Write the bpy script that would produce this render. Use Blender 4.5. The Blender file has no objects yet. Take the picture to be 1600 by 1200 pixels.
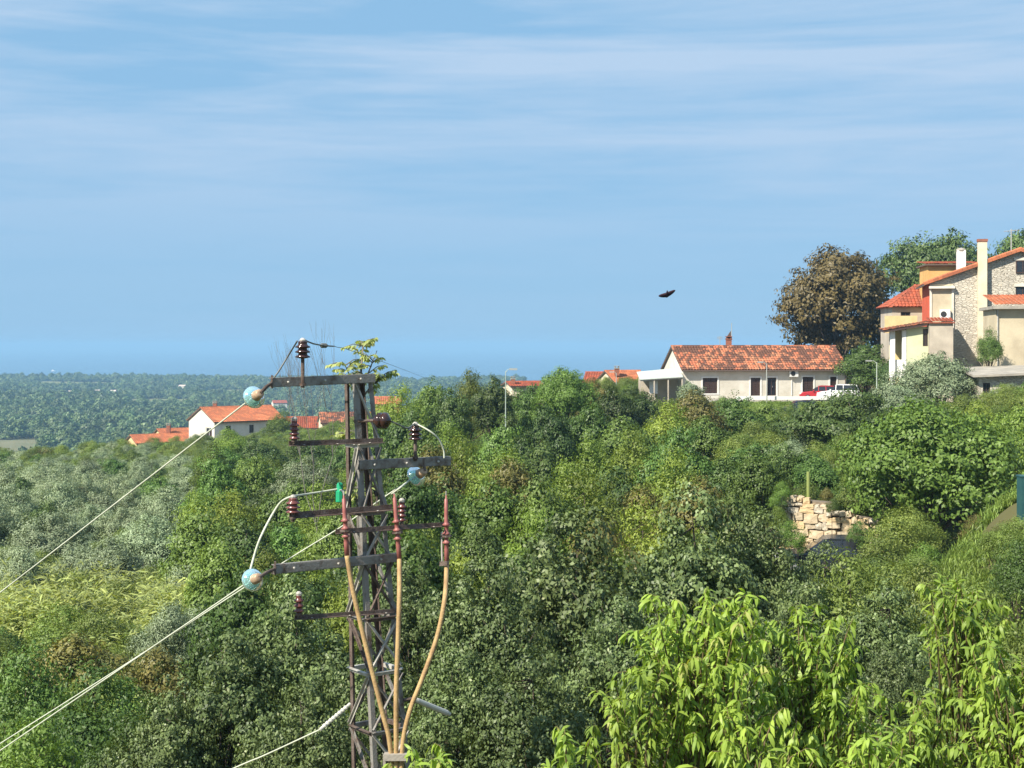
import bpy, math, random
import numpy as np
from mathutils import Vector, Matrix

R = math.radians
rnd = random.Random(7)
F, CZ, HV = 2300.0, 60.0, 540.0           # focal length in photo pixels, eye height above the sea, horizon row
col = bpy.context.scene.collection
sc = bpy.context.scene

# ------------------------------------------------------------------ camera, sky, sun, exposure
cam_d = bpy.data.cameras.new('camera')
cam_d.sensor_width = 36.0
cam_d.lens = 36.0 * F / 1600.0
cam_d.shift_y = -(600.0 - HV) / 1600.0
cam_d.clip_start = 0.1
cam_d.clip_end = 200000.0
cam = bpy.data.objects.new('camera', cam_d)
cam.location = (0, 0, CZ)
cam.rotation_euler = (R(90), 0, 0)
col.objects.link(cam)
sc.camera = cam

SUN_AZ, SUN_EL = R(49), R(42)             # to the left of straight behind the camera
to_sun = Vector((-math.sin(SUN_AZ) * math.cos(SUN_EL), -math.cos(SUN_AZ) * math.cos(SUN_EL), math.sin(SUN_EL)))

world = bpy.data.worlds.new('World')
sc.world = world
world.use_nodes = True
wn, wl = world.node_tree.nodes, world.node_tree.links
wn.clear()
w_out = wn.new('ShaderNodeOutputWorld')
w_bg = wn.new('ShaderNodeBackground')
w_bg.inputs['Strength'].default_value = 0.090
sky = wn.new('ShaderNodeTexSky')
sky.sky_type = 'NISHITA'
sky.sun_disc = False
sky.sun_elevation = SUN_EL
sky.sun_rotation = math.atan2(to_sun.x, to_sun.y)
sky.altitude = 100.0
sky.air_density = 1.0
sky.dust_density = 0.25
sky.ozone_density = 4.5
# thin streaks of cirrus over the whole sky
w_tc = wn.new('ShaderNodeTexCoord')
w_map = wn.new('ShaderNodeMapping')
w_map.inputs['Rotation'].default_value = (0, R(3.5), 0)
w_map.inputs['Scale'].default_value = (2.0, 2.0, 21.0)
w_n1 = wn.new('ShaderNodeTexNoise')
w_n1.inputs['Scale'].default_value = 1.0
w_n1.inputs['Detail'].default_value = 5.0
w_n1.inputs['Roughness'].default_value = 0.52
w_n1.inputs['Distortion'].default_value = 0.55
w_rmp = wn.new('ShaderNodeValToRGB')
w_rmp.color_ramp.elements[0].position = 0.36
w_rmp.color_ramp.elements[0].color = (0, 0, 0, 1)
w_rmp.color_ramp.elements[1].position = 0.60
w_rmp.color_ramp.elements[1].color = (1, 1, 1, 1)
w_mul = wn.new('ShaderNodeMath'); w_mul.operation = 'MULTIPLY'
w_mul.inputs[1].default_value = 1.0
w_veil = wn.new('ShaderNodeMix'); w_veil.data_type = 'RGBA'          # an even pale veil over the whole sky
w_veil.inputs[0].default_value = 0.93
w_veil.inputs[7].default_value = (1.72, 3.22, 4.85, 1)
w_mix = wn.new('ShaderNodeMix'); w_mix.data_type = 'RGBA'
w_mix.inputs[7].default_value = (2.95, 4.0, 5.3, 1)
wl.new(w_tc.outputs['Generated'], w_map.inputs['Vector'])
wl.new(w_map.outputs['Vector'], w_n1.inputs['Vector'])
w_n2 = wn.new('ShaderNodeTexNoise')                                  # finer streaks inside the veil
w_n2.inputs['Scale'].default_value = 4.2; w_n2.inputs['Detail'].default_value = 6.0; w_n2.inputs['Roughness'].default_value = 0.6; w_n2.inputs['Distortion'].default_value = 0.4
wl.new(w_map.outputs['Vector'], w_n2.inputs['Vector'])
w_add = wn.new('ShaderNodeMath'); w_add.operation = 'MULTIPLY_ADD'; w_add.inputs[1].default_value = 0.34
w_sub = wn.new('ShaderNodeMath'); w_sub.operation = 'SUBTRACT'; w_sub.inputs[1].default_value = 0.5
wl.new(w_n2.outputs['Fac'], w_sub.inputs[0]); wl.new(w_sub.outputs[0], w_add.inputs[0]); wl.new(w_n1.outputs['Fac'], w_add.inputs[2])
wl.new(w_add.outputs[0], w_rmp.inputs['Fac'])
w_sep = wn.new('ShaderNodeSeparateXYZ'); wl.new(w_tc.outputs['Generated'], w_sep.inputs[0])
w_el = wn.new('ShaderNodeMapRange'); w_el.interpolation_type = 'SMOOTHSTEP'   # thin clouds sink into the haze near the horizon
w_el.inputs[1].default_value = 0.03; w_el.inputs[2].default_value = 0.17; w_el.inputs[3].default_value = 0.12; w_el.inputs[4].default_value = 1.0
wl.new(w_sep.outputs['Z'], w_el.inputs[0])
w_m2 = wn.new('ShaderNodeMath'); w_m2.operation = 'MULTIPLY'
wl.new(w_rmp.outputs['Color'], w_m2.inputs[0]); wl.new(w_el.outputs[0], w_m2.inputs[1]); wl.new(w_m2.outputs[0], w_mul.inputs[0])
wl.new(w_mul.outputs[0], w_mix.inputs[0])
wl.new(sky.outputs['Color'], w_veil.inputs[6])
wl.new(w_veil.outputs[2], w_mix.inputs[6])
wl.new(w_mix.outputs[2], w_bg.inputs['Color'])
wl.new(w_bg.outputs['Background'], w_out.inputs['Surface'])

sun_d = bpy.data.lights.new('sun', 'SUN')
sun_d.energy = 4.9
sun_d.angle = R(0.55)
sun_d.color = (1.0, 0.93, 0.80)
sun = bpy.data.objects.new('sun', sun_d)
sun.rotation_euler = to_sun.to_track_quat('Z', 'Y').to_euler()
sun.location = (-60, -40, 120)
col.objects.link(sun)

sc.view_settings.view_transform = 'Standard'
sc.view_settings.look = 'None'
sc.view_settings.exposure = 0.86
sc.view_settings.gamma = 1.0
sc.view_settings.use_curve_mapping = False
sc.cycles.max_bounces = 6
sc.cycles.diffuse_bounces = 3
sc.cycles.glossy_bounces = 2
sc.cycles.transmission_bounces = 4
sc.cycles.volume_bounces = 0
sc.cycles.transparent_max_bounces = 4
sc.cycles.use_denoising = True

# ------------------------------------------------------------------ helpers
def at(u, v, d):
    return Vector(((u - 800.0) * d / F, d, CZ - (v - HV) * d / F))

def ux(u, d):
    return (u - 800.0) * d / F

def zv(v, d):
    return CZ - (v - HV) * d / F

def root_of(o):
    while o.parent: o = o.parent
    return o

def tag(o, label=None, cat=None, group=None, kind=None):
    if label: o['label'] = label
    if cat: o['category'] = cat
    if group: o['group'] = group
    if kind: o['kind'] = kind
    return o

def empty(name, loc, label=None, cat=None, group=None):
    o = bpy.data.objects.new(name, None)
    o.empty_display_size = 0.2
    o.location = loc
    col.objects.link(o)
    return tag(o, label, cat, group)

def link_mesh(name, me, parent=None, loc=None):
    o = bpy.data.objects.new(name, me)
    if parent: o.parent = parent
    if loc is not None: o.location = loc
    col.objects.link(o)
    return o

def np_mesh(name, V, faces_flat, counts, rn=None, mat=None, smooth=False):
    """mesh from numpy arrays: vertices, flat loop indices, loops per face, a random value per face"""
    me = bpy.data.meshes.new(name)
    V = np.asarray(V, dtype=np.float32).reshape(-1, 3)
    me.vertices.add(len(V)); me.vertices.foreach_set('co', V.ravel())
    fl = np.asarray(faces_flat, dtype=np.int32)
    ct = np.asarray(counts, dtype=np.int32)
    me.loops.add(len(fl)); me.loops.foreach_set('vertex_index', fl)
    me.polygons.add(len(ct))
    st = np.zeros(len(ct), dtype=np.int32); st[1:] = np.cumsum(ct)[:-1]
    me.polygons.foreach_set('loop_start', st)
    if smooth: me.polygons.foreach_set('use_smooth', np.ones(len(ct), dtype=bool))
    me.update(calc_edges=True)
    if rn is not None:
        a = me.attributes.new('rnd', 'FLOAT', 'FACE')
        a.data.foreach_set('value', np.asarray(rn, dtype=np.float32))
    if mat: me.materials.append(mat)
    return me

class MB:
    """collects shapes in world coordinates, then links them as one mesh"""
    def __init__(s):
        s.v, s.f, s.r = [], [], []
    def face(s, pts, r=None):
        i = len(s.v); s.v.extend([tuple(p) for p in pts])
        s.f.append(tuple(range(i, i + len(pts)))); s.r.append(rnd.random() if r is None else r)
        return s
    def raw(s, pts, faces, r=None):
        i = len(s.v); s.v.extend([tuple(p) for p in pts])
        for f in faces:
            s.f.append(tuple(i + k for k in f)); s.r.append(rnd.random() if r is None else r)
        return s
    def obox(s, c, ax, ay, az, r=None):
        """box about c with half vectors ax, ay, az"""
        c, ax, ay, az = Vector(c), Vector(ax), Vector(ay), Vector(az)
        p = [c - ax - ay - az, c + ax - ay - az, c + ax + ay - az, c - ax + ay - az,
             c - ax - ay + az, c + ax - ay + az, c + ax + ay + az, c - ax + ay + az]
        return s.raw(p, [(3, 2, 1, 0), (4, 5, 6, 7), (0, 1, 5, 4), (1, 2, 6, 5), (2, 3, 7, 6), (3, 0, 4, 7)], r)
    def prism(s, a, b, prof, up=(0, 0, 1), r=None):
        """2-D profile (x = side, y = up) run from a to b"""
        a, b = Vector(a), Vector(b)
        t = (b - a).normalized()
        up = Vector(up); up = (up - t * up.dot(t)).normalized()
        sd = t.cross(up)
        n = len(prof)
        p = [a + sd * x + up * y for x, y in prof] + [b + sd * x + up * y for x, y in prof]
        f = [tuple(range(n)), tuple(range(2 * n - 1, n - 1, -1))]
        f += [(i, i + n, (i + 1) % n + n, (i + 1) % n) for i in range(n)]
        return s.raw(p, f, r)
    def bar(s, a, b, w, h, up=(0, 0, 1)):
        return s.prism(a, b, [(-w / 2, -h / 2), (w / 2, -h / 2), (w / 2, h / 2), (-w / 2, h / 2)], up)
    def angle(s, a, b, w, up, t=0.007):
        return s.prism(a, b, [(0, 0), (w, 0), (w, t), (t, t), (t, w), (0, w)], up)
    def channel(s, a, b, w, h, up=(0, 0, 1), t=0.008):
        return s.prism(a, b, [(0, -h / 2), (w, -h / 2), (w, -h / 2 + t), (t, -h / 2 + t), (t, h / 2 - t), (w, h / 2 - t), (w, h / 2), (0, h / 2)], up)
    def tube(s, pts, rad, n=6, caps=True):
        pts = [Vector(p) for p in pts]
        if not hasattr(rad, '__len__'): rad = [rad] * len(pts)
        i0 = len(s.v); up = None
        for k, p in enumerate(pts):
            t = (pts[min(k + 1, len(pts) - 1)] - pts[max(k - 1, 0)])
            if t.length < 1e-9: t = Vector((0, 0, 1))
            t.normalize()
            if up is None:
                up = Vector((0, 0, 1)) if abs(t.z) < 0.9 else Vector((1, 0, 0))
            up = (up - t * up.dot(t)).normalized()
            sd = t.cross(up)
            for j in range(n):
                a = 2 * math.pi * j / n
                s.v.append(tuple(p + (sd * math.cos(a) + up * math.sin(a)) * rad[k]))
        rr = rnd.random()
        for k in range(len(pts) - 1):
            for j in range(n):
                a, b = i0 + k * n + j, i0 + k * n + (j + 1) % n
                s.f.append((a, b, b + n, a + n)); s.r.append(rr)
        if caps:
            s.f.append(tuple(i0 + n - 1 - j for j in range(n))); s.r.append(rr)
            e = i0 + (len(pts) - 1) * n
            s.f.append(tuple(e + j for j in range(n))); s.r.append(rr)
        return s
    def lathe(s, p, axis, prof, n=14):
        """profile of (distance along the axis, radius)"""
        p, axis = Vector(p), Vector(axis).normalized()
        return s.tube_at(p, axis, prof, n)
    def tube_at(s, p, axis, prof, n):
        up = Vector((0, 0, 1)) if abs(axis.z) < 0.9 else Vector((1, 0, 0))
        up = (up - axis * up.dot(axis)).normalized(); sd = axis.cross(up)
        i0 = len(s.v)
        for h, r in prof:
            for j in range(n):
                a = 2 * math.pi * j / n
                s.v.append(tuple(p + axis * h + (sd * math.cos(a) + up * math.sin(a)) * r))
        rr = rnd.random()
        for k in range(len(prof) - 1):
            for j in range(n):
                a, b = i0 + k * n + j, i0 + k * n + (j + 1) % n
                s.f.append((a, b, b + n, a + n)); s.r.append(rr)
        s.f.append(tuple(i0 + n - 1 - j for j in range(n))); s.r.append(rr)
        e = i0 + (len(prof) - 1) * n
        s.f.append(tuple(e + j for j in range(n))); s.r.append(rr)
        return s
    def mesh(s, name, mat, off, smooth=False):
        me = bpy.data.meshes.new(name)
        me.from_pydata([(x - off[0], y - off[1], z - off[2]) for x, y, z in s.v], [], s.f)
        a = me.attributes.new('rnd', 'FLOAT', 'FACE')
        a.data.foreach_set('value', np.asarray(s.r, dtype=np.float32))
        if smooth:
            me.polygons.foreach_set('use_smooth', np.ones(len(s.f), dtype=bool))
        if mat: me.materials.append(mat)
        me.update()
        return me
    def build(s, name, mat, parent=None, smooth=False):
        if parent is not None:
            off = root_of(parent).location
            return link_mesh(name, s.mesh(name, mat, off, smooth), parent)
        xs, ys, zs = zip(*s.v)
        off = Vector(((min(xs) + max(xs)) / 2, (min(ys) + max(ys)) / 2, min(zs)))
        return link_mesh(name, s.mesh(name, mat, off, smooth), None, off)

def copy_tree(o, parent=None):
    c = o.copy(); col.objects.link(c); c.parent = parent
    for ch in list(o.children): copy_tree(ch, c)
    return c

# ------------------------------------------------------------------ materials
def new_mat(name):
    m = bpy.data.materials.new(name); m.use_nodes = True
    nt = m.node_tree
    return m, nt.nodes, nt.links, nt.nodes['Principled BSDF']

def mixcol(n, l, fac, a, b):
    x = n.new('ShaderNodeMix'); x.data_type = 'RGBA'
    for i, val in ((0, fac), (6, a), (7, b)):
        if hasattr(val, 'is_output'): l.new(val, x.inputs[i])
        elif i == 0: x.inputs[0].default_value = val
        else: x.inputs[i].default_value = (*val, 1)
    return x.outputs[2]

def plain(name, c, rough=0.7, metal=0.0, c2=None, scale=3.0, bump=0.0, bscale=30.0, spec=0.4, lo=0.35, hi=0.65, detail=5.0, stretch=None, rnd_mix=0.0, c3=None):
    """two colours blended by noise, fine relief, optional per-face variation"""
    m, n, l, p = new_mat(name)
    p.inputs['Roughness'].default_value = rough
    p.inputs['Metallic'].default_value = metal
    p.inputs['Specular IOR Level'].default_value = spec
    p.inputs['Base Color'].default_value = (*c, 1)
    tc = n.new('ShaderNodeTexCoord')
    vec = tc.outputs['Object']
    if stretch:
        mp = n.new('ShaderNodeMapping'); mp.inputs['Scale'].default_value = stretch
        l.new(vec, mp.inputs['Vector']); vec = mp.outputs['Vector']
    out = None
    if c2:
        t = n.new('ShaderNodeTexNoise'); t.inputs['Scale'].default_value = scale; t.inputs['Detail'].default_value = detail
        t.inputs['Roughness'].default_value = 0.62
        l.new(vec, t.inputs['Vector'])
        mr = n.new('ShaderNodeMapRange'); mr.inputs[1].default_value = lo; mr.inputs[2].default_value = hi
        l.new(t.outputs['Fac'], mr.inputs[0])
        out = mixcol(n, l, mr.outputs[0], c, c2)
    if c3:
        a = n.new('ShaderNodeAttribute'); a.attribute_name = 'rnd'
        mm = n.new('ShaderNodeMath'); mm.operation = 'MULTIPLY'; mm.inputs[1].default_value = rnd_mix
        l.new(a.outputs['Fac'], mm.inputs[0])
        out = mixcol(n, l, mm.outputs[0], out if out else c, c3)
    if out: l.new(out, p.inputs['Base Color'])
    if bump:
        t2 = n.new('ShaderNodeTexNoise'); t2.inputs['Scale'].default_value = bscale; t2.inputs['Detail'].default_value = 4.0
        l.new(vec, t2.inputs['Vector'])
        b = n.new('ShaderNodeBump'); b.inputs['Strength'].default_value = bump; b.inputs['Distance'].default_value = 0.05
        l.new(t2.outputs['Fac'], b.inputs['Height']); l.new(b.outputs['Normal'], p.inputs['Normal'])
    return m

def leafmat(name, c1, c2, trans=0.3, tc=None, rough=0.5, spec=0.35, jitter=0.35, odd=None, oddp=0.93):
    """leaf colour varies per leaf (rnd) and per plant (object random)"""
    c1 = tuple(q * 1.08 for q in c1); c2 = tuple(q * k_ for q, k_ in zip(c2, (1.30, 1.42, 1.38)))
    m, n, l, p = new_mat(name)
    a = n.new('ShaderNodeAttribute'); a.attribute_name = 'rnd'
    oi = n.new('ShaderNodeObjectInfo')
    colr = mixcol(n, l, a.outputs['Fac'], c1, c2)
    if odd:
        g = n.new('ShaderNodeMath'); g.operation = 'GREATER_THAN'; g.inputs[1].default_value = oddp
        l.new(a.outputs['Fac'], g.inputs[0])
        colr = mixcol(n, l, g.outputs[0], colr, odd)
    hs = n.new('ShaderNodeHueSaturation')
    mr = n.new('ShaderNodeMapRange'); mr.inputs[3].default_value = 1 - jitter; mr.inputs[4].default_value = 1 + jitter
    l.new(oi.outputs['Random'], mr.inputs[0]); l.new(mr.outputs[0], hs.inputs['Value'])
    ml = n.new('ShaderNodeMath'); ml.operation = 'MULTIPLY'; ml.inputs[1].default_value = 7.31
    fr = n.new('ShaderNodeMath'); fr.operation = 'FRACT'
    l.new(oi.outputs['Random'], ml.inputs[0]); l.new(ml.outputs[0], fr.inputs[0])
    mh = n.new('ShaderNodeMapRange'); mh.inputs[3].default_value = 0.5 - 0.025 * jitter; mh.inputs[4].default_value = 0.5 + 0.05 * jitter
    l.new(fr.outputs[0], mh.inputs[0]); l.new(mh.outputs[0], hs.inputs['Hue'])
    l.new(colr, hs.inputs['Color'])
    l.new(hs.outputs['Color'], p.inputs['Base Color'])
    p.inputs['Roughness'].default_value = rough
    p.inputs['Specular IOR Level'].default_value = spec
    tr = n.new('ShaderNodeBsdfTranslucent')
    tint = n.new('ShaderNodeMix'); tint.data_type = 'RGBA'; tint.blend_type = 'MULTIPLY'; tint.inputs[0].default_value = 1.0
    tint.inputs[7].default_value = (*(tc or (1.5, 1.45, 0.6)), 1)
    l.new(hs.outputs['Color'], tint.inputs[6]); l.new(tint.outputs[2], tr.inputs['Color'])
    mx = n.new('ShaderNodeMixShader'); mx.inputs[0].default_value = trans
    l.new(p.outputs[0], mx.inputs[1]); l.new(tr.outputs[0], mx.inputs[2])
    l.new(mx.outputs[0], n['Material Output'].inputs['Surface'])
    return m

def tilemat(name, c1, c2, dark, dirt=0.5, dscale=1.1):
    """clay tiles: each tile its own tone, patches of lichen and soot"""
    m, n, l, p = new_mat(name)
    p.inputs['Roughness'].default_value = 0.85
    p.inputs['Specular IOR Level'].default_value = 0.2
    a = n.new('ShaderNodeAttribute'); a.attribute_name = 'rnd'
    tc = n.new('ShaderNodeTexCoord')
    t = n.new('ShaderNodeTexNoise'); t.inputs['Scale'].default_value = dscale; t.inputs['Detail'].default_value = 4; t.inputs['Roughness'].default_value = 0.7
    t.inputs['Distortion'].default_value = 0.8
    l.new(tc.outputs['Object'], t.inputs['Vector'])
    add = n.new('ShaderNodeMath'); add.operation = 'MULTIPLY_ADD'; add.inputs[1].default_value = 0.22
    l.new(a.outputs['Fac'], add.inputs[0]); l.new(t.outputs['Fac'], add.inputs[2])
    mr = n.new('ShaderNodeMapRange'); mr.inputs[1].default_value = 0.53; mr.inputs[2].default_value = 0.63; mr.inputs[4].default_value = dirt
    l.new(add.outputs[0], mr.inputs[0])
    base = mixcol(n, l, a.outputs['Fac'], c1, c2)
    l.new(mixcol(n, l, mr.outputs[0], base, dark), p.inputs['Base Color'])
    return m

M = {}
M['steel'] = plain('steel', (0.24, 0.225, 0.205), 0.6, 0.15, (0.10, 0.06, 0.04), 7.0, 0.3, 60, lo=0.48, hi=0.70)
M['steel_rust'] = plain('steel_rust', (0.085, 0.055, 0.042), 0.75, 0.2, (0.17, 0.13, 0.11), 9.0, 0.4, 70)
M['galv'] = plain('galvanised', (0.52, 0.50, 0.45), 0.55, 0.15, (0.34, 0.31, 0.27), 8.0)
M['porcelain'] = plain('porcelain', (0.030, 0.016, 0.013), 0.15, 0.0, (0.055, 0.022, 0.018), 12.0, spec=0.6)
M['porcelain_red'] = plain('porcelain_red', (0.12, 0.035, 0.03), 0.25, 0.0, (0.17, 0.06, 0.05), 12.0, spec=0.5)
M['termination'] = plain('termination', (0.27, 0.085, 0.075), 0.45, 0.0, (0.34, 0.13, 0.11), 9.0)
M['cable'] = plain('cable_sheath', (0.43, 0.29, 0.13), 0.7, 0.0, (0.26, 0.15, 0.07), 5.0, 0.2, 60, lo=0.45, hi=0.72)
M['wire'] = plain('wire_aluminium', (0.54, 0.56, 0.45), 0.6, 0.0, (0.44, 0.46, 0.36), 3.0)
M['wire_dark'] = plain('wire_dark', (0.13, 0.13, 0.12), 0.5, 0.3)
M['ceramic_cap'] = plain('insulator_cap', (0.50, 0.36, 0.24), 0.5, 0.2, (0.30, 0.19, 0.12), 20.0)
M['white_poly'] = plain('white_polymer', (0.58, 0.55, 0.46), 0.45, 0.0, (0.5, 0.48, 0.43), 8.0)
M['green_plastic'] = plain('green_plastic', (0.02, 0.33, 0.16), 0.4)
g, n_, l_, p_ = new_mat('insulator_glass')
p_.inputs['Base Color'].default_value = (0.55, 0.90, 0.92, 1); p_.inputs['Roughness'].default_value = 0.12
p_.inputs['Transmission Weight'].default_value = 0.78; p_.inputs['IOR'].default_value = 1.5
p_.inputs['Specular IOR Level'].default_value = 0.7
M['glass_blue'] = g

M['white_wall'] = plain('white_plaster', (0.68, 0.64, 0.56), 0.9, 0, (0.55, 0.51, 0.43), 0.8, 0.12, 25, spec=0.2)
M['cream_wall'] = plain('cream_plaster', (0.70, 0.62, 0.46), 0.9, 0, (0.58, 0.50, 0.36), 1.0, 0.12, 25, spec=0.2)
M['yellow_wall'] = plain('yellow_plaster', (0.68, 0.53, 0.28), 0.9, 0, (0.56, 0.42, 0.21), 1.0, 0.1, 25, spec=0.2)
M['orange_wall'] = plain('orange_plaster', (0.66, 0.40, 0.15), 0.9, 0, (0.54, 0.32, 0.12), 1.0, 0.1, 25, spec=0.2)
M['red_wall'] = plain('red_plaster', (0.62, 0.12, 0.06), 0.9, 0, (0.52, 0.10, 0.05), 1.0, 0.1, 25, spec=0.2)
M['green_wall'] = plain('green_plaster', (0.60, 0.62, 0.42), 0.9, 0, (0.50, 0.52, 0.34), 1.0, 0.1, 25, spec=0.2)
M['beige_wall'] = plain('beige_render', (0.56, 0.48, 0.34), 0.95, 0, (0.44, 0.37, 0.26), 0.7, 0.2, 18, spec=0.15)
M['grey_render'] = plain('grey_render', (0.50, 0.44, 0.36), 0.95, 0, (0.38, 0.33, 0.27), 0.8, 0.2, 18, spec=0.15)
M['concrete'] = plain('concrete', (0.40, 0.36, 0.30), 0.9, 0, (0.27, 0.245, 0.21), 1.2, 0.2, 20, spec=0.2)
M['dark_wood'] = plain('dark_brown_shutter', (0.045, 0.026, 0.02), 0.6, 0, (0.06, 0.035, 0.028), 6.0)
M['pane'] = plain('window_pane', (0.02, 0.022, 0.026), 0.08, 0, spec=0.7)
M['white_paint'] = plain('white_paint', (0.78, 0.77, 0.74), 0.5, 0, (0.70, 0.69, 0.66), 4.0)
M['dark'] = plain('dark_metal', (0.03, 0.03, 0.032), 0.5)
M['gutter'] = plain('gutter_metal', (0.16, 0.11, 0.085), 0.5, 0.3)
M['brick'] = plain('chimney_brick', (0.33, 0.12, 0.07), 0.9, 0, (0.22, 0.09, 0.06), 5.0, 0.3, 30)
M['tile_old'] = tilemat('old_roof_tiles', (0.42, 0.135, 0.07), (0.52, 0.26, 0.14), (0.11, 0.055, 0.04), 0.95, 0.75)
M['tile_new'] = tilemat('bright_roof_tiles', (0.48, 0.15, 0.07), (0.56, 0.22, 0.105), (0.27, 0.09, 0.05), 0.65, 0.6)
M['tile_red'] = tilemat('red_roof_tiles', (0.36, 0.085, 0.045), (0.45, 0.13, 0.065), (0.16, 0.05, 0.035), 0.6, 0.7)
M['tile_pale'] = tilemat('pale_roof_tiles', (0.60, 0.50, 0.42), (0.66, 0.56, 0.48), (0.45, 0.36, 0.30), 0.4, 0.5)
M['canopy'] = plain('pale_canopy_sheet', (0.50, 0.53, 0.48), 0.6, 0, (0.40, 0.42, 0.37), 1.5)
M['asphalt'] = plain('asphalt', (0.060, 0.058, 0.055), 0.9, 0, (0.085, 0.08, 0.075), 2.0, 0.2, 40)
M['lamp_grey'] = plain('grey_pole', (0.40, 0.41, 0.38), 0.5, 0.3)
M['pole_green'] = plain('pale_green_pole', (0.38, 0.44, 0.38), 0.5, 0.1)
M['post_lime'] = plain('lime_post', (0.24, 0.28, 0.08), 0.7)
M['teal'] = plain('teal_paint', (0.018, 0.07, 0.075), 0.5, 0, (0.028, 0.09, 0.085), 3.0)
M['tyre'] = plain('tyre', (0.02, 0.02, 0.02), 0.9)
M['rim'] = plain('wheel_rim', (0.45, 0.45, 0.46), 0.35, 0.7)
M['car_red'] = plain('red_car_paint', (0.42, 0.03, 0.035), 0.25, 0.1, spec=0.6)
M['car_white'] = plain('white_car_paint', (0.72, 0.73, 0.74), 0.25, 0.0, spec=0.6)
M['car_dark'] = plain('dark_car_paint', (0.025, 0.03, 0.04), 0.2, 0.2, spec=0.6)
M['car_blue'] = plain('navy_car_paint', (0.02, 0.035, 0.09), 0.2, 0.2, spec=0.6)
M['car_silver'] = plain('silver_car_paint', (0.42, 0.45, 0.48), 0.3, 0.5, spec=0.6)
M['lens'] = plain('lamp_lens', (0.7, 0.7, 0.68), 0.15, 0, spec=0.7)
M['stone'] = plain('rubble_stone', (0.56, 0.50, 0.40), 0.95, 0, (0.36, 0.31, 0.24), 2.4, 0.5, 14, c3=(0.60, 0.42, 0.21), rnd_mix=0.9)
M['mortar'] = plain('earth_mortar', (0.24, 0.19, 0.135), 1.0, 0, (0.15, 0.12, 0.09), 4.0, 0.4, 20)
M['bark'] = plain('bark', (0.10, 0.075, 0.055), 0.95, 0, (0.06, 0.045, 0.035), 9.0, 0.5, 25, stretch=(1, 1, 0.25))
M['bark_grey'] = plain('grey_bark', (0.19, 0.17, 0.145), 0.95, 0, (0.12, 0.105, 0.09), 9.0, 0.4, 25)
M['twig'] = plain('green_brown_twig', (0.13, 0.12, 0.045), 0.8, 0, (0.12, 0.075, 0.04), 12.0)
M['bird'] = plain('dark_plumage', (0.030, 0.014, 0.020), 0.8, 0, (0.045, 0.02, 0.024), 12.0, spec=0.1)

def stonewallmat():
    m, n, l, p = new_mat('rubble_masonry')
    p.inputs['Roughness'].default_value = 0.95; p.inputs['Specular IOR Level'].default_value = 0.15
    tc = n.new('ShaderNodeTexCoord')
    mp = n.new('ShaderNodeMapping'); mp.inputs['Scale'].default_value = (3.0, 3.0, 7.0)
    l.new(tc.outputs['Object'], mp.inputs['Vector'])
    v1 = n.new('ShaderNodeTexVoronoi'); v1.feature = 'F1'; v1.inputs['Scale'].default_value = 1.0
    v2 = n.new('ShaderNodeTexVoronoi'); v2.feature = 'DISTANCE_TO_EDGE'; v2.inputs['Scale'].default_value = 1.0
    l.new(mp.outputs[0], v1.inputs['Vector']); l.new(mp.outputs[0], v2.inputs['Vector'])
    bw = n.new('ShaderNodeSeparateColor'); l.new(v1.outputs['Color'], bw.inputs[0])
    c = mixcol(n, l, bw.outputs[0], (0.58, 0.53, 0.45), (0.42, 0.38, 0.32))
    no = n.new('ShaderNodeTexNoise'); no.inputs['Scale'].default_value = 0.55; no.inputs['Detail'].default_value = 6
    l.new(tc.outputs['Object'], no.inputs['Vector'])
    mr = n.new('ShaderNodeMapRange'); mr.inputs[1].default_value = 0.42; mr.inputs[2].default_value = 0.66; mr.inputs[4].default_value = 0.75
    l.new(no.outputs['Fac'], mr.inputs[0])
    c = mixcol(n, l, mr.outputs[0], c, (0.60, 0.55, 0.45))
    me = n.new('ShaderNodeMapRange'); me.inputs[1].default_value = 0.0; me.inputs[2].default_value = 0.09
    l.new(v2.outputs['Distance'], me.inputs[0])
    c = mixcol(n, l, me.outputs[0], (0.47, 0.41, 0.32), c)
    l.new(c, p.inputs['Base Color'])
    b = n.new('ShaderNodeBump'); b.inputs['Strength'].default_value = 0.8; b.inputs['Distance'].default_value = 0.08
    l.new(me.outputs[0], b.inputs['Height']); l.new(b.outputs['Normal'], p.inputs['Normal'])
    return m
M['masonry'] = stonewallmat()

L = {}
L['broad'] = leafmat('leaf_broad', (0.048, 0.085, 0.018), (0.125, 0.170, 0.036), 0.24, jitter=0.45)
L['broad_dark'] = leafmat('leaf_dark', (0.032, 0.056, 0.014), (0.090, 0.122, 0.030), 0.18)
L['locust'] = leafmat('leaf_locust', (0.095, 0.135, 0.020), (0.190, 0.215, 0.038), 0.30, jitter=0.4)
L['rust'] = leafmat('leaf_rusty', (0.085, 0.098, 0.024), (0.19, 0.145, 0.042), 0.22, tc=(1.5, 1.3, 0.6), jitter=0.2)
L['olive'] = leafmat('leaf_olive', (0.130, 0.168, 0.085), (0.245, 0.270, 0.160), 0.14, jitter=0.25)
L['elm'] = leafmat('leaf_elm', (0.030, 0.050, 0.015), (0.155, 0.184, 0.066), 0.14, rough=0.5, spec=0.35, jitter=0.18, odd=(0.30, 0.33, 0.17), oddp=0.93)
L['shrub'] = leafmat('leaf_shrub', (0.070, 0.108, 0.022), (0.18, 0.205, 0.045), 0.28, jitter=0.3, odd=(0.28, 0.30, 0.07), oddp=0.93)
L['peach'] = leafmat('leaf_peach', (0.080, 0.150, 0.020), (0.275, 0.330, 0.055), 0.32, rough=0.48, spec=0.35, jitter=0.15, tc=(1.6, 1.5, 0.5), odd=(0.40, 0.42, 0.12), oddp=0.90)
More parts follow.
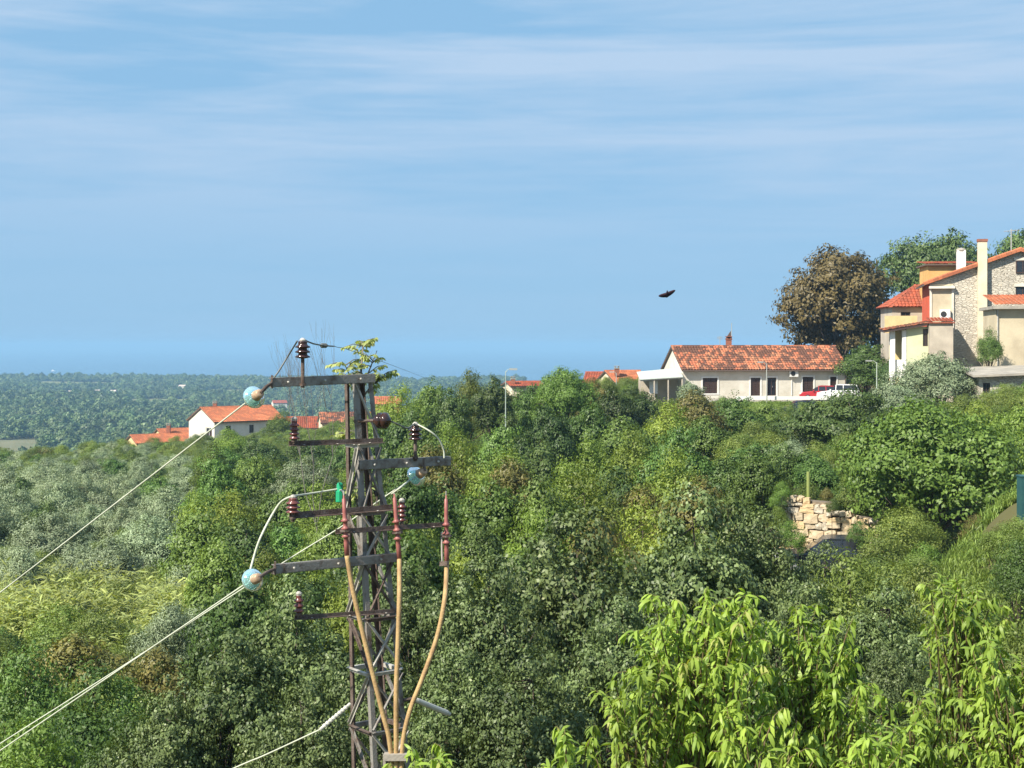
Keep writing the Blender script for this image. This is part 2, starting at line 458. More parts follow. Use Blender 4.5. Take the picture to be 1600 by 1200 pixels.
L['reed'] = leafmat('leaf_reed', (0.165, 0.195, 0.055), (0.36, 0.36, 0.12), 0.30, jitter=0.25)
L['chestnut'] = leafmat('leaf_chestnut', (0.056, 0.044, 0.016), (0.145, 0.098, 0.034), 0.18, jitter=0.1, tc=(1.5, 1.2, 0.6))
L['pine'] = leafmat('leaf_pine', (0.045, 0.080, 0.024), (0.115, 0.155, 0.042), 0.10, jitter=0.15)
L['fig'] = leafmat('leaf_fig', (0.070, 0.125, 0.020), (0.165, 0.230, 0.045), 0.28, jitter=0.12)
L['far'] = leafmat('leaf_far', (0.048, 0.078, 0.030), (0.115, 0.145, 0.052), 0.12, jitter=0.4)
L['ailanthus'] = leafmat('leaf_ailanthus', (0.15, 0.20, 0.06), (0.34, 0.33, 0.13), 0.35, jitter=0.1)
L['grass'] = leafmat('leaf_grass', (0.095, 0.145, 0.028), (0.19, 0.235, 0.050), 0.25, jitter=0.2)

# ------------------------------------------------------------------ terrain
UC = np.array([-1400, -300, 0, 400, 800, 1000, 1200, 1400, 1600, 2200, 3400], float)
TH = np.arctan((UC - 800) / F)
DD = np.log(np.array([3, 10, 16, 25, 40, 60, 75, 90, 130, 160, 200, 260, 350, 600, 900, 3000], float))
ZZ = np.array([
    [53.0, 52.0, 51.0, 50.5, 50.0, 48.5, 47.5, 46.5, 45.5, 45.0, 44.0, 41.0, 29.0, 7.0, 2.2, 1.6],
    [53.5, 52.0, 51.0, 50.2, 49.6, 48.4, 47.3, 46.2, 45.2, 44.8, 44.0, 41.0, 29.0, 7.0, 2.2, 1.6],
    [54.0, 52.5, 51.0, 50.0, 49.4, 48.4, 47.2, 46.0, 45.0, 44.5, 44.0, 41.0, 29.0, 7.0, 2.2, 1.6],
    [54.0, 53.0, 51.0, 49.5, 48.5, 48.0, 47.7, 47.3, 46.5, 46.3, 46.0, 42.0, 30.0, 7.0, 2.2, 1.6],
    [55.0, 54.0, 51.0, 49.0, 47.5, 48.0, 48.8, 49.5, 50.0, 50.5, 50.8, 48.5, 38.0, 12.0, 2.2, 1.6],
    [55.3, 54.4, 51.5, 49.4, 48.0, 48.6, 49.6, 50.6, 52.8, 53.6, 53.4, 51.0, 42.0, 14.0, 2.2, 1.6],
    [55.5, 54.5, 52.0, 50.0, 48.8, 51.3, 52.4, 52.6, 52.9, 54.5, 54.6, 54.0, 45.0, 15.0, 2.2, 1.6],
    [55.8, 54.8, 52.5, 50.8, 49.8, 51.6, 52.8, 53.2, 54.2, 56.0, 57.0, 56.0, 49.0, 18.0, 2.2, 1.6],
    [56.0, 55.0, 53.0, 51.8, 51.6, 52.0, 53.0, 54.2, 57.4, 58.0, 59.0, 58.5, 52.0, 20.0, 2.2, 1.6],
    [57.0, 56.0, 54.0, 53.0, 53.0, 54.0, 55.0, 56.0, 58.5, 60.0, 61.0, 61.0, 55.0, 22.0, 2.2, 1.6],
    [57.0, 56.0, 54.0, 53.0, 53.0, 54.0, 55.0, 56.0, 58.5, 60.0, 61.0, 61.0, 55.0, 22.0, 2.2, 1.6]])

def ground_np(x, y):
    x = np.asarray(x, float); y = np.asarray(y, float)
    r = np.maximum(np.hypot(x, y), 0.5)
    th = np.arctan2(x, y)
    th = np.clip(th, TH[0], TH[-1])
    lr = np.log(r)
    cols = np.stack([np.interp(lr, DD, row) for row in ZZ])          # columns x points
    k = np.clip(np.searchsorted(TH, th) - 1, 0, len(TH) - 2)
    t = np.clip((th - TH[k]) / (TH[k + 1] - TH[k]), 0, 1); t = t * t * (3 - 2 * t)
    idx = np.arange(len(th.ravel()))
    cols = cols.reshape(len(TH), -1); kk = k.ravel(); tt = t.ravel()
    z = cols[kk, idx] * (1 - tt) + cols[kk + 1, idx] * tt
    z = z.reshape(x.shape)
    z = z + 0.22 * np.sin(x * 0.35 + 1.3) * np.cos(y * 0.29) * np.clip(r / 30, 0, 1)
    z = z + np.where(r > 700, 1.6 * np.sin(x * 0.011 + 0.6) * np.sin(y * 0.006) + 1.0, 0) * np.clip((r - 700) / 400, 0, 1)
    shore = 2380 + 60 * np.sin(x * 0.008) + 50 * np.sin(x * 0.021 + 2)
    hill = np.clip(1 - ((x + 790) / 200) ** 2, 0, 1) * np.clip(1 - ((y - 2280) / 120) ** 2, 0, 1) * 5
    z = z + hill + 4.2 * np.exp(-((x - 15) ** 2 + (y - 41) ** 2) / 20.5)
    s = np.clip((y - shore) / 60, 0, 1)
    return z * (1 - s) - 4.0 * s

def ground(x, y):
    return float(ground_np(np.array([x]), np.array([y]))[0])

def gu(u, d):
    return ground(ux(u, d), d)

nt_, nr_ = 300, 190
ang = np.concatenate([np.linspace(-0.62, 0.62, 190, endpoint=False), np.linspace(0.62, 2 * math.pi - 0.62, nt_ - 190, endpoint=False)])
rad = np.exp(np.linspace(np.log(1.5), np.log(9000.0), nr_))
A, RR = np.meshgrid(ang, rad)
X, Y = RR * np.sin(A), RR * np.cos(A)
Z = ground_np(X.ravel(), Y.ravel()).reshape(X.shape)
V = np.stack([X, Y, Z], -1).reshape(-1, 3)
i, j = np.meshgrid(np.arange(nr_ - 1), np.arange(nt_), indexing='ij')
j2 = (j + 1) % nt_
quads = np.stack([i * nt_ + j, (i + 1) * nt_ + j, (i + 1) * nt_ + j2, i * nt_ + j2], -1).reshape(-1, 4)
V = np.vstack([V, [[0, 0, ground(0.1, 0.8)]]])
ci = len(V) - 1
tri = np.stack([np.full(nt_, ci), np.arange(nt_), (np.arange(nt_) + 1) % nt_], -1)
fl = np.concatenate([quads.ravel(), tri.ravel()])
ct = np.concatenate([np.full(len(quads), 4), np.full(nt_, 3)])
M['ground'] = plain('scrub_ground', (0.075, 0.085, 0.030), 0.95, 0, (0.13, 0.105, 0.055), 0.05, 0.3, 3.0, spec=0.1, detail=9)
me = np_mesh('ground', V, fl, ct, None, M['ground'], True)
tag(link_mesh('ground', me), kind='structure')

# the sea
M['sea'] = plain('sea_water', (0.035, 0.10, 0.17), 0.22, 0, (0.04, 0.115, 0.19), 0.0008, 0.15, 0.05, spec=0.5)
m_ = MB(); m_.face([(-45000, 2200, 0), (45000, 2200, 0), (45000, 60000, 0), (-45000, 60000, 0)])
tag(m_.build('sea', M['sea']), kind='structure')

# haze over land and sea
mz = bpy.data.materials.new('haze_air'); mz.use_nodes = True
zn, zl = mz.node_tree.nodes, mz.node_tree.links
zn.remove(zn['Principled BSDF'])
pv = zn.new('ShaderNodeVolumePrincipled')
pv.inputs['Color'].default_value = (0.36, 0.64, 0.92, 1)
pv.inputs['Density'].default_value = 2.1e-4
zl.new(pv.outputs[0], zn['Material Output'].inputs['Volume'])
m_ = MB(); m_.obox((0, 20000, 38), (52000, 0, 0), (0, 45000, 0), (0, 0, 44))
hz = m_.build('haze', mz); tag(hz, 'pale blue haze over the plain and the sea', 'haze', kind='stuff')

# ------------------------------------------------------------------ leaf and crown builders
def unit(a):
    return a / np.maximum(np.linalg.norm(a, axis=-1, keepdims=True), 1e-9)

def leaf_frames(rg, P, D, N):
    D = unit(D); N = N - D * np.sum(N * D, -1, keepdims=True); N = unit(N)
    S = np.cross(D, N)
    return D, N, S

def diamonds(P, D, N, S, ln, w, rn):
    """one folded four-cornered leaf per frame"""
    ln = ln[:, None]; w = w[:, None]
    a = P; b = P + D * ln * 0.45 + S * w * 0.5 + N * w * 0.12
    c = P + D * ln - N * ln * 0.10; d = P + D * ln * 0.45 - S * w * 0.5 + N * w * 0.12
    V = np.stack([a, b, c, d], 1).reshape(-1, 3)
    n = len(P)
    return V, np.arange(4 * n), np.full(n, 4), rn

def lances(P, D, N, S, ln, w, rn, bend=0.45):
    """long leaf in three bending segments"""
    ln = ln[:, None]; w = w[:, None]
    m1 = P + D * ln * 0.33 - N * ln * 0.03 * bend
    m2 = P + D * ln * 0.68 - N * ln * 0.22 * bend
    tp = P + D * ln * 0.95 - N * ln * 0.55 * bend
    f = N * w * 0.18
    V = np.stack([P, m1 + S * w * 0.5 + f, m1 - S * w * 0.5 + f, m2 + S * w * 0.42 + f, m2 - S * w * 0.42 + f, tp], 1).reshape(-1, 3)
    n = len(P); b = np.arange(n)[:, None] * 6
    fl = np.concatenate([b + np.array([[0, 1, 2]]), b + np.array([[1, 3, 4]]), b + np.array([[1, 4, 2]]), b + np.array([[3, 5, 4]])], 1).ravel()
    return V, fl, np.full(4 * n, 3), np.repeat(rn, 4)

def lobes_for(rg, H, W, base, n, flat=1.0, top=0.72, core=0.33):
    """uneven lobes filling a crown of height H and width W above base"""
    out = [(np.array([rg.uniform(-.06, .06) * W, rg.uniform(-.06, .06) * W, base + (H - base) * 0.50]), np.array([W * core, W * core, (H - base) * (core + 0.07)]))]
    for k in range(n):
        a = 2 * math.pi * (k + rg.random() * 0.7) / n
        t = rg.random()
        rr = W * 0.5 * (0.35 + 0.50 * rg.random()) * (1.08 - 0.50 * t)
        zc = base + (H - base) * (0.22 + (top - 0.22) * t)
        s = W * (0.10 + 0.15 * rg.random() ** 1.3)
        out.append((np.array([math.cos(a) * rr, math.sin(a) * rr, zc]), np.array([s, s, s * flat * (0.8 + 0.4 * rg.random())])))
    s = W * rg.uniform(0.12, 0.2)
    out.append((np.array([rg.uniform(-.1, .1) * W, rg.uniform(-.1, .1) * W, H - s * flat]), np.array([s, s, s * flat])))
    return out

def crown_leaves(rg, lobes, nclump, per, ln, w, cr=0.45, up=0.5, droop=0.25, shell=0.55, spread=0.35, style='diamond', bend=0.4, zflat=0.75, zmin=None):
    vol = np.array([l[1].prod() ** (2 / 3) for l in lobes]); vol /= vol.sum()
    pick = rg.choice(len(lobes), nclump, p=vol)
    C = np.array([l[0] for l in lobes])[pick]; RD = np.array([l[1] for l in lobes])[pick]
    dr = unit(rg.normal(size=(nclump, 3)))
    dr[:, 2] = np.where(dr[:, 2] < -0.35, -dr[:, 2] * 0.6, dr[:, 2]); dr = unit(dr)
    rr = shell + (1.06 - shell) * rg.random(nclump) ** 0.6
    rr = np.where(rg.random(nclump) < 0.10, rr * rg.uniform(1.0, 1.32, nclump), rr)       # a few sprays stand out
    cc = C + dr * RD * rr[:, None]
    csz = cr * (0.6 + 0.8 * rg.random(nclump))
    crn = rg.random(nclump)
    k = np.repeat(np.arange(nclump), per)
    off = unit(rg.normal(size=(len(k), 3))) * (rg.random(len(k)) ** 0.45)[:, None]
    off[:, 2] = off[:, 2] * zflat
    P = cc[k] + off * csz[k][:, None]
    outw = unit(dr[k] * 0.7 + off * 0.9)
    T = rg.normal(size=(len(k), 3)); T = unit(T - outw * np.sum(T * outw, -1, keepdims=True))
    N = outw + np.array([0, 0, up * 0.5]) + rg.normal(size=(len(k), 3)) * spread * 0.8
    D = T + outw * 0.15; D[:, 2] -= droop
    dens = 0.42 + 0.58 * rg.random(nclump) ** 0.7; kp = rg.random(len(k)) < dens[k]; P, D, N, k = P[kp], D[kp], N[kp], k[kp]
    rn = np.clip(0.55 * crn[k] + 0.45 * rg.random(len(k)) + rg.normal(size=len(k)) * 0.03, 0, 1)
    if zmin is not None:
        keep = P[:, 2] > zmin; P, D, N, rn = P[keep], D[keep], N[keep], rn[keep]
    D, N, S = leaf_frames(rg, P, D, N)
    lnn = ln * (0.65 + 0.6 * rg.random(len(P))); ww = w * (0.7 + 0.5 * rg.random(len(P)))
    if style == 'diamond': r = diamonds(P, D, N, S, lnn, ww, rn)
    else: r = lances(P, D, N, S, lnn, ww, rn, bend)
    return r, cc

def limb_tubes(rg, H, base, lobes, cc, r0, nsub=26):
    """tapered trunk, a limb into each lobe, thinner branches to some clumps"""
    m = MB()
    jx, jy = rg.uniform(-.15, .15, 2)
    top = Vector((jx * base, jy * base, base + (H - base) * 0.25))
    m.tube([(0, 0, -7.0), (0, 0, 0.1), (jx * base * 0.4, jy * base * 0.4, base * 0.55), top], [r0 * 1.5, r0 * 1.15, r0 * 0.9, r0 * 0.7], 7)
    for c, rd in lobes:
        c = Vector(c); st = Vector((jx * base * 0.6, jy * base * 0.6, base * rg.uniform(0.6, 1.0)))
        md = (st + c) / 2 + Vector(rg.normal(size=3) * 0.12 * (H - base) * 0.3)
        m.tube([st, md, c], [r0 * 0.5, r0 * 0.34, r0 * 0.16], 5)
    for k in rg.choice(len(cc), min(nsub, len(cc)), replace=False):
        e = Vector(cc[k]); q = min(lobes, key=lambda q: (Vector(q[0]) - e).length)
        s_ = Vector(q[0])
        m.tube([s_, (s_ + e) / 2 + Vector(rg.normal(size=3) * 0.1), e], [r0 * 0.16, r0 * 0.11, r0 * 0.05], 4)
    return m

PROTO = {}
def proto(kind, seed, H, W, base, nl, nclump, per, ln, w, leaf, r0, bark='bark', flat=1.0, **kw):
    rg = np.random.default_rng(seed)
    lobes = lobes_for(rg, H, W, base, nl, flat, kw.pop('top', 0.72), kw.pop('core', 0.33))
    (Vv, ff, cc_, rn), cl = crown_leaves(rg, lobes, nclump, per, ln, w, **kw)
    cm = np_mesh(kind + '_crown', Vv, ff, cc_, rn, L[leaf])
    tm = limb_tubes(rg, H, base, lobes, cl, r0).mesh(kind + '_trunk', M[bark], (0, 0, 0), True)
    PROTO.setdefault(kind, []).append((cm, tm, H, W))

for sd in (11, 12, 13):
    proto('broad', sd, 8.0, 6.4, 0.9, 15, 460, 42, 0.23, 0.15, 'broad', 0.16, cr=0.56)
for sd in (14, 15):
    proto('broad_dark', sd, 8.0, 6.2, 0.9, 15, 460, 42, 0.22, 0.14, 'broad_dark', 0.16, cr=0.54)
for sd in (21, 22):
    proto('locust', sd, 8.0, 5.6, 1.0, 16, 430, 46, 0.22, 0.09, 'locust', 0.13, cr=0.56, droop=0.5, zflat=1.15)
proto('rust', 23, 6.5, 6.0, 0.6, 10, 360, 42, 0.22, 0.12, 'rust', 0.13, cr=0.52)
for sd in (31, 32, 33):
    proto('olive', sd, 5.0, 5.0, 0.8, 15, 480, 50, 0.16, 0.060, 'olive', 0.14, 'bark_grey', cr=0.40, up=0.5, spread=0.5, droop=0.0)
for sd in (41, 42, 43):
    proto('elm', sd, 6.0, 4.4, 0.9, 18, 640, 46, 0.105, 0.066, 'elm', 0.10, cr=0.27, droop=0.45, spread=0.65)
for sd in (51, 52):
    proto('shrub', sd, 3.2, 3.0, 0.3, 8, 330, 40, 0.085, 0.045, 'shrub', 0.05, cr=0.30, droop=0.2, spread=0.5)
proto('chestnut', 61, 15.0, 14.0, 1.6, 20, 900, 48, 0.46, 0.24, 'chestnut', 0.42, cr=0.95, droop=0.5, core=0.43, top=0.8)
proto('pine', 62, 12.0, 12.5, 5.5, 13, 620, 40, 0.38, 0.17, 'pine', 0.32, cr=0.8, droop=-0.2, spread=0.4, flat=0.8, core=0.42)
proto('spreading', 63, 6.0, 8.0, 1.0, 12, 430, 44, 0.22, 0.11, 'broad_dark', 0.18, cr=0.55, flat=0.55, zflat=0.5, up=1.2)
proto('fig', 64, 6.6, 8.0, 0.3, 18, 820, 48, 0.19, 0.12, 'fig', 0.17, cr=0.55, droop=0.4, core=0.40)

def plant(kind, name, u, vtop, d, wpx, label, cat='tree', group=None, var=None, rot=None, hmin=1.2, leaf=None, sink=0.0):
    """a tree of this kind whose top shows at row vtop and whose crown is wpx photo pixels wide at distance d"""
    pl = PROTO[kind]
    cm, tm, H, W = pl[rnd.randrange(len(pl)) if var is None else var % len(pl)]
    x, y = ux(u, d), d
    z = ground(x, y) - sink
    h = max(zv(vtop, d) - z, hmin)
    s = wpx * d / F / W
    sz = min(max(h / H, 0.82 * s), 1.22 * s)      # keep the leaves in proportion; the trunk makes up the rest
    o = empty(name, (x, y, z), label, cat, group)
    o.rotation_euler = (0, 0, rnd.uniform(0, 6.28) if rot is None else rot)
    o.scale = (s, s, sz)
    lift = (h - sz * H) / sz
    link_mesh('trunk', tm, o, (0, 0, lift))
    c = link_mesh('crown', cm, o, (0, 0, lift))
    if leaf:
        c.material_slots[0].link = 'OBJECT'; c.material_slots[0].material = L[leaf]
    return o

def scatter(name, pts, rots, scls, idx, protos, label, cat):
    """one object: protos instanced on points (for what nobody could count)"""
    me = bpy.data.meshes.new(name); me.vertices.add(len(pts))
    me.vertices.foreach_set('co', np.asarray(pts, np.float32).ravel())
    for nm, ty, key, val in (('rz', 'FLOAT', 'value', rots), ('sx', 'FLOAT', 'value', scls[0]), ('sz', 'FLOAT', 'value', scls[1])):
        a = me.attributes.new(nm, ty, 'POINT'); a.data.foreach_set(key, np.asarray(val, np.float32))
    a = me.attributes.new('pi', 'INT', 'POINT'); a.data.foreach_set('value', np.asarray(idx, np.int32))
    o = link_mesh(name, me)
    cl = bpy.data.collections.new(name + '_sources')
    for k, (nm, m) in enumerate(protos):
        cl.objects.link(bpy.data.objects.new('%s_%02d' % (nm, k), m))
    ng = bpy.data.node_groups.new(name + '_nodes', 'GeometryNodeTree')
    ng.interface.new_socket('Geometry', in_out='INPUT', socket_type='NodeSocketGeometry')
    ng.interface.new_socket('Geometry', in_out='OUTPUT', socket_type='NodeSocketGeometry')
    N_, K = ng.nodes, ng.links
    gi, go = N_.new('NodeGroupInput'), N_.new('NodeGroupOutput')
    ip = N_.new('GeometryNodeInstanceOnPoints'); ci_ = N_.new('GeometryNodeCollectionInfo')
    ci_.inputs['Collection'].default_value = cl
    ci_.inputs['Separate Children'].default_value = True; ci_.inputs['Reset Children'].default_value = True
    ip.inputs['Pick Instance'].default_value = True
    def attr(nm, ty):
        a = N_.new('GeometryNodeInputNamedAttribute'); a.data_type = ty; a.inputs['Name'].default_value = nm
        return [s_ for s_ in a.outputs if s_.enabled and s_.name == 'Attribute'][0]
    cr_ = N_.new('ShaderNodeCombineXYZ'); K.new(attr('rz', 'FLOAT'), cr_.inputs[2])
    er = N_.new('FunctionNodeEulerToRotation'); K.new(cr_.outputs[0], er.inputs[0]); K.new(er.outputs[0], ip.inputs['Rotation'])
    cs = N_.new('ShaderNodeCombineXYZ'); sx = attr('sx', 'FLOAT')
    K.new(sx, cs.inputs[0]); K.new(sx, cs.inputs[1]); K.new(attr('sz', 'FLOAT'), cs.inputs[2]); K.new(cs.outputs[0], ip.inputs['Scale'])
    K.new(attr('pi', 'INT'), ip.inputs['Instance Index'])
    K.new(gi.outputs[0], ip.inputs['Points']); K.new(ci_.outputs[0], ip.inputs['Instance']); K.new(ip.outputs[0], go.inputs[0])
    md = o.modifiers.new('scatter', 'NODES'); md.node_group = ng
    return tag(o, label, cat, kind='stuff')

# ------------------------------------------------------------------ far plain: fields and wood
fields = []
M['field_tan'] = plain('stubble_field', (0.20, 0.18, 0.10), 0.95, 0, (0.13, 0.14, 0.07), 0.03, spec=0.1)
M['field_green'] = plain('green_field', (0.16, 0.19, 0.07), 0.95, 0, (0.20, 0.19, 0.09), 0.03, spec=0.1)
def field(u0, u1, d0, d1, mat):
    n = 6
    g = MB()
    for a in range(n):
        for b in range(n):
            q = []
            for da, db in ((0, 0), (1, 0), (1, 1), (0, 1)):
                d = d0 + (d1 - d0) * (b + db) / n; u = u0 + (u1 - u0) * (a + da) / n
                x = ux(u, d); q.append((x, d, ground(x, d) + 0.5))
            g.face(q)
    fields.append((u0, u1, d0, d1))
    return tag(g.build('field', mat), kind='structure')
field(95, 190, 1560, 1820, M['field_tan'])
field(320, 400, 1650, 1900, M['field_green'])
field(-60, 66, 690, 880, M['field_tan'])
field(60, 190, 1960, 2230, M['field_green'])
field(420, 520, 1900, 2160, M['field_green'])
field(200, 300, 1350, 1560, M['field_green'])
field(-200, -60, 1500, 1800, M['field_green'])

far_protos = []
for k, sd in enumerate((71, 72, 73, 74)):
    rg = np.random.default_rng(sd)
    lb = lobes_for(rg, 9.0, 9.0, 0.6, 7, 0.9)
    (Vv, ff, cc_, rn), _ = crown_leaves(rg, lb, 110, 10, 1.35, 1.05, cr=1.1, spread=0.3, up=0.6, shell=0.75)
    far_protos.append(('far_crown', np_mesh('far_crown', Vv, ff, cc_, rn, L['far'])))
rg = np.random.default_rng(5)
keep_out = [(-50, 232, 18), (-57, 236, 15), (-68, 250, 15), (-40, 245, 16), (-35, 260, 14), (-24, 265, 14), (-20, 280, 12)]
n_far = 33000
dd = np.sqrt(rg.random(n_far) * (2440 ** 2 - 620 ** 2) + 620 ** 2)
uu = rg.uniform(-330, 820, n_far)
ok = rg.random(n_far) < 0.86
for (u0, u1, d0, d1) in fields:
    ok &= ~((uu > u0) & (uu < u1) & (dd > d0 - 12) & (dd < d1 + 5))
xx = (uu - 800) * dd / F
for (kx, ky, kr) in keep_out:
    ok &= np.hypot(xx - kx, dd - ky) > kr
uu, dd, xx = uu[ok], dd[ok], xx[ok]
zz = ground_np(xx, dd)
ok = zz > 0.5
xx, dd, zz = xx[ok], dd[ok], zz[ok]
big = 0.5 + 0.5 * np.sin(xx * 0.013 + 1) * np.sin(dd * 0.009 + 2)
sx = (0.75 + 0.55 * rg.random(len(xx))) * (0.85 + 0.3 * big)
sz = sx * (0.5 + 0.6 * rg.random(len(xx)) ** 1.5)
scatter('forest', np.stack([xx, dd, zz - 0.6], -1), rg.uniform(0, 6.28, len(xx)), (sx, sz), rg.integers(0, 4, len(xx)), far_protos,
        'hazy blue-green woodland covering the plain down to the sea', 'forest')

# ------------------------------------------------------------------ undergrowth on the near slopes
under = [('a_shrub', PROTO['shrub'][0][0]), ('b_shrub', PROTO['shrub'][1][0]), ('c_thicket', PROTO['broad'][0][0]), ('d_thicket', PROTO['olive'][0][0])]
rg = np.random.default_rng(9)
n_u = 5200
dd = np.sqrt(rg.random(n_u) * (205 ** 2 - 13 ** 2) + 13 ** 2)
uu = rg.uniform(-200, 1800, n_u)
ok = np.ones(n_u, bool)
for (u0, u1, d0, d1) in ((1130, 1420, 112, 175), (1360, 1900, 96, 145), (1195, 1345, 40, 62), (990, 1150, 128, 175), (1440, 1800, 30, 60)):
    ok &= ~((uu > u0) & (uu < u1) & (dd > d0) & (dd < d1))
uu, dd = uu[ok], dd[ok]; xx = (uu - 800) * dd / F
zz = ground_np(xx, dd)
pi_ = rg.choice(4, len(xx), p=[0.4, 0.35, 0.15, 0.10])
pi_ = np.where((uu < 420) & (dd > 60) & (rg.random(len(uu)) < 0.5), 3, pi_)
f_ = np.array([0.75, 0.75, 0.30, 0.42])[pi_] * (0.7 + 0.6 * rg.random(len(xx)))
scatter('undergrowth', np.stack([xx, dd, zz - 0.15], -1), rg.uniform(0, 6.28, len(xx)), (f_ * 1.15, f_), pi_, under,
        'low green scrub filling the slope between the trees', 'undergrowth')

# ------------------------------------------------------------------ building kit
def V2(x, y): return Vector((x, y, 0))
UP = Vector((0, 0, 1))

def wall_face(m, O, s, n, Lw, H, ops, th=0.22):
    """one wall with real openings and their reveals"""
    O = Vector(O)
    ss = sorted({0.0, Lw, *[o[0] for o in ops], *[o[1] for o in ops]})
    zs = sorted({0.0, H, *[o[2] for o in ops], *[o[3] for o in ops]})
    for a in range(len(ss) - 1):
        for b in range(len(zs) - 1):
            sm, zm = (ss[a] + ss[a + 1]) / 2, (zs[b] + zs[b + 1]) / 2
            if any(o[0] < sm < o[1] and o[2] < zm < o[3] for o in ops): continue
            m.face([O + s * ss[a] + UP * zs[b], O + s * ss[a + 1] + UP * zs[b], O + s * ss[a + 1] + UP * zs[b + 1], O + s * ss[a] + UP * zs[b + 1]])
    for s0, s1, z0, z1 in [o[:4] for o in ops]:
        p = [O + s * s0 + UP * z0, O + s * s1 + UP * z0, O + s * s1 + UP * z1, O + s * s0 + UP * z1]
        for k in range(4):
            q0, q1 = p[k], p[(k + 1) % 4]
            m.face([q0, q1, q1 - n * th, q0 - n * th])

def fill_opening(root, O, s, n, o, style):
    s0, s1, z0, z1 = o[:4]
    c = Vector(O) + s * (s0 + s1) / 2 + UP * (z0 + z1) / 2
    hs, hz_ = (s1 - s0) / 2, (z1 - z0) / 2
    if style == 'shutter':                       # closed louvred shutters, two leaves
        w = MB()
        for k in (-1, 1):
            w.obox(c - n * 0.11 + s * k * hs * 0.5, s * hs * 0.47, n * 0.025, UP * hz_ * 0.97)
        w_ = w.build('shutter', M['dark_wood'], root)
        q = MB()
        for k in range(7):
            z = -hz_ * 0.85 + hz_ * 1.7 * k / 6
            q.obox(c - n * 0.078 + UP * z, s * hs * 0.85, n * 0.012, UP * hz_ * 0.05)
        q.build('louvre', M['dark_wood'], w_)
        return w_
    fr = MB()
    t = 0.045
    for k in (-1, 1):
        fr.obox(c - n * 0.12 + s * k * (hs - t), s * t, n * 0.04, UP * hz_)
        fr.obox(c - n * 0.12 + UP * k * (hz_ - t), s * (hs - 2 * t), n * 0.04, UP * t)
    fr.obox(c - n * 0.12, s * t * 0.7, n * 0.038, UP * (hz_ - 2 * t))
    nm = 'door' if style == 'door' else 'window'
    fm = M['dark_wood'] if style in ('door', 'dark') else M['white_paint']
    w_ = fr.build(nm, fm, root)
    pn = MB(); pn.obox(c - n * 0.13, s * (hs - t), n * 0.012, UP * (hz_ - t))
    pn.build('pane', M['pane'], w_)
    if style == 'door':
        h = MB(); h.obox(c - n * 0.06 + s * hs * 0.2, s * 0.02, n * 0.03, UP * 0.08); h.build('handle', M['rim'], w_)
    return w_

def slope_tiles(m, P, along, up, Lw, S, cw=0.30, rh=0.42, cut=None):
    """rows of barrel tiles over a roof slope; each tile has its own tone"""
    P, along, up = Vector(P), Vector(along), Vector(up)
    nr = along.cross(up)
    if nr.z < 0: nr = -nr
    nc, nn = max(1, round(Lw / cw)), max(1, round(S / rh))
    cw, rh = Lw / nc, S / nn
    for a in range(nc):
        for b in range(nn):
            s0, t0 = a * cw, b * rh
            if cut and not cut(s0 + cw / 2, t0 + rh / 2): continue
            rr = rnd.random(); dz = rnd.uniform(-0.008, 0.008)
            lo, hi = [], []
            for f, h in ((0.0, 0.01), (0.22, 0.075), (0.70, 0.075), (0.92, 0.01)):
                lo.append(P + along * (s0 + f * cw) + up * (t0 - 0.03) + nr * (h + 0.045 + dz))
                hi.append(P + along * (s0 + f * cw) + up * (t0 + rh) + nr * (h + dz))
            for k in range(3):
                m.face([lo[k], lo[k + 1], hi[k + 1], hi[k]], rr)
            m.face([lo[0], lo[1], lo[2], lo[3]], rr)
            m.face([lo[3], P + along * (s0 + cw) + up * (t0 - 0.03) + nr * 0.035, P + along * (s0 + cw) + up * (t0 + rh) + nr * 0.0, hi[3]], rr)

def gable_roof(root, O, a, b, W, D, H, rise, roofmat, over=0.4, vo=0.3, ridge='a', cw=0.30, name='roof'):
    """two tiled slopes over the box O + a*W + b*D; returns the roof part"""
    O = Vector(O)
    if ridge == 'b': O, a, b, W, D = O + b * D, -b, a, D, W        # turn so that the ridge runs along a
    half = D / 2
    run = math.hypot(half, rise); sl = rise / half
    e0 = O - a * vo - b * over + UP * (H - over * sl)
    r0 = O - a * vo + b * half + UP * (H + rise)
    e1 = O - a * vo + b * (D + over) + UP * (H - over * sl)
    Lw = W + 2 * vo
    slab = MB()
    t = UP * 0.13
    for e in (e0, e1):
        slab.raw([e, e + a * Lw, r0 + a * Lw, r0, e - t, e + a * Lw - t, r0 + a * Lw - t, r0 - t],
                 [(0, 1, 2, 3), (4, 5, 6, 7), (0, 1, 5, 4), (3, 2, 6, 7), (0, 3, 7, 4), (1, 2, 6, 5)])
    roof = slab.build(name, M['gutter'], root)
    tl = MB()
    for e in (e0, e1):
        up_ = (r0 - e).normalized()
        slope_tiles(tl, e + UP * 0.01, a, up_, Lw, (r0 - e).length, cw, cw * 1.35)
    tag(tl.build('tiles', roofmat, roof), kind='stuff')
    rd = MB()
    nn = max(2, round(Lw / 0.4))
    for k in range(nn):
        p = r0 + a * (Lw * k / nn) + UP * 0.06
        rd.prism(p, p + a * (Lw / nn + 0.03), [(-0.15, -0.05), (-0.09, 0.07), (0.09, 0.07), (0.15, -0.05)], UP, r=rnd.random())
    tag(rd.build('ridge_tiles', roofmat, roof), kind='stuff')
    return roof

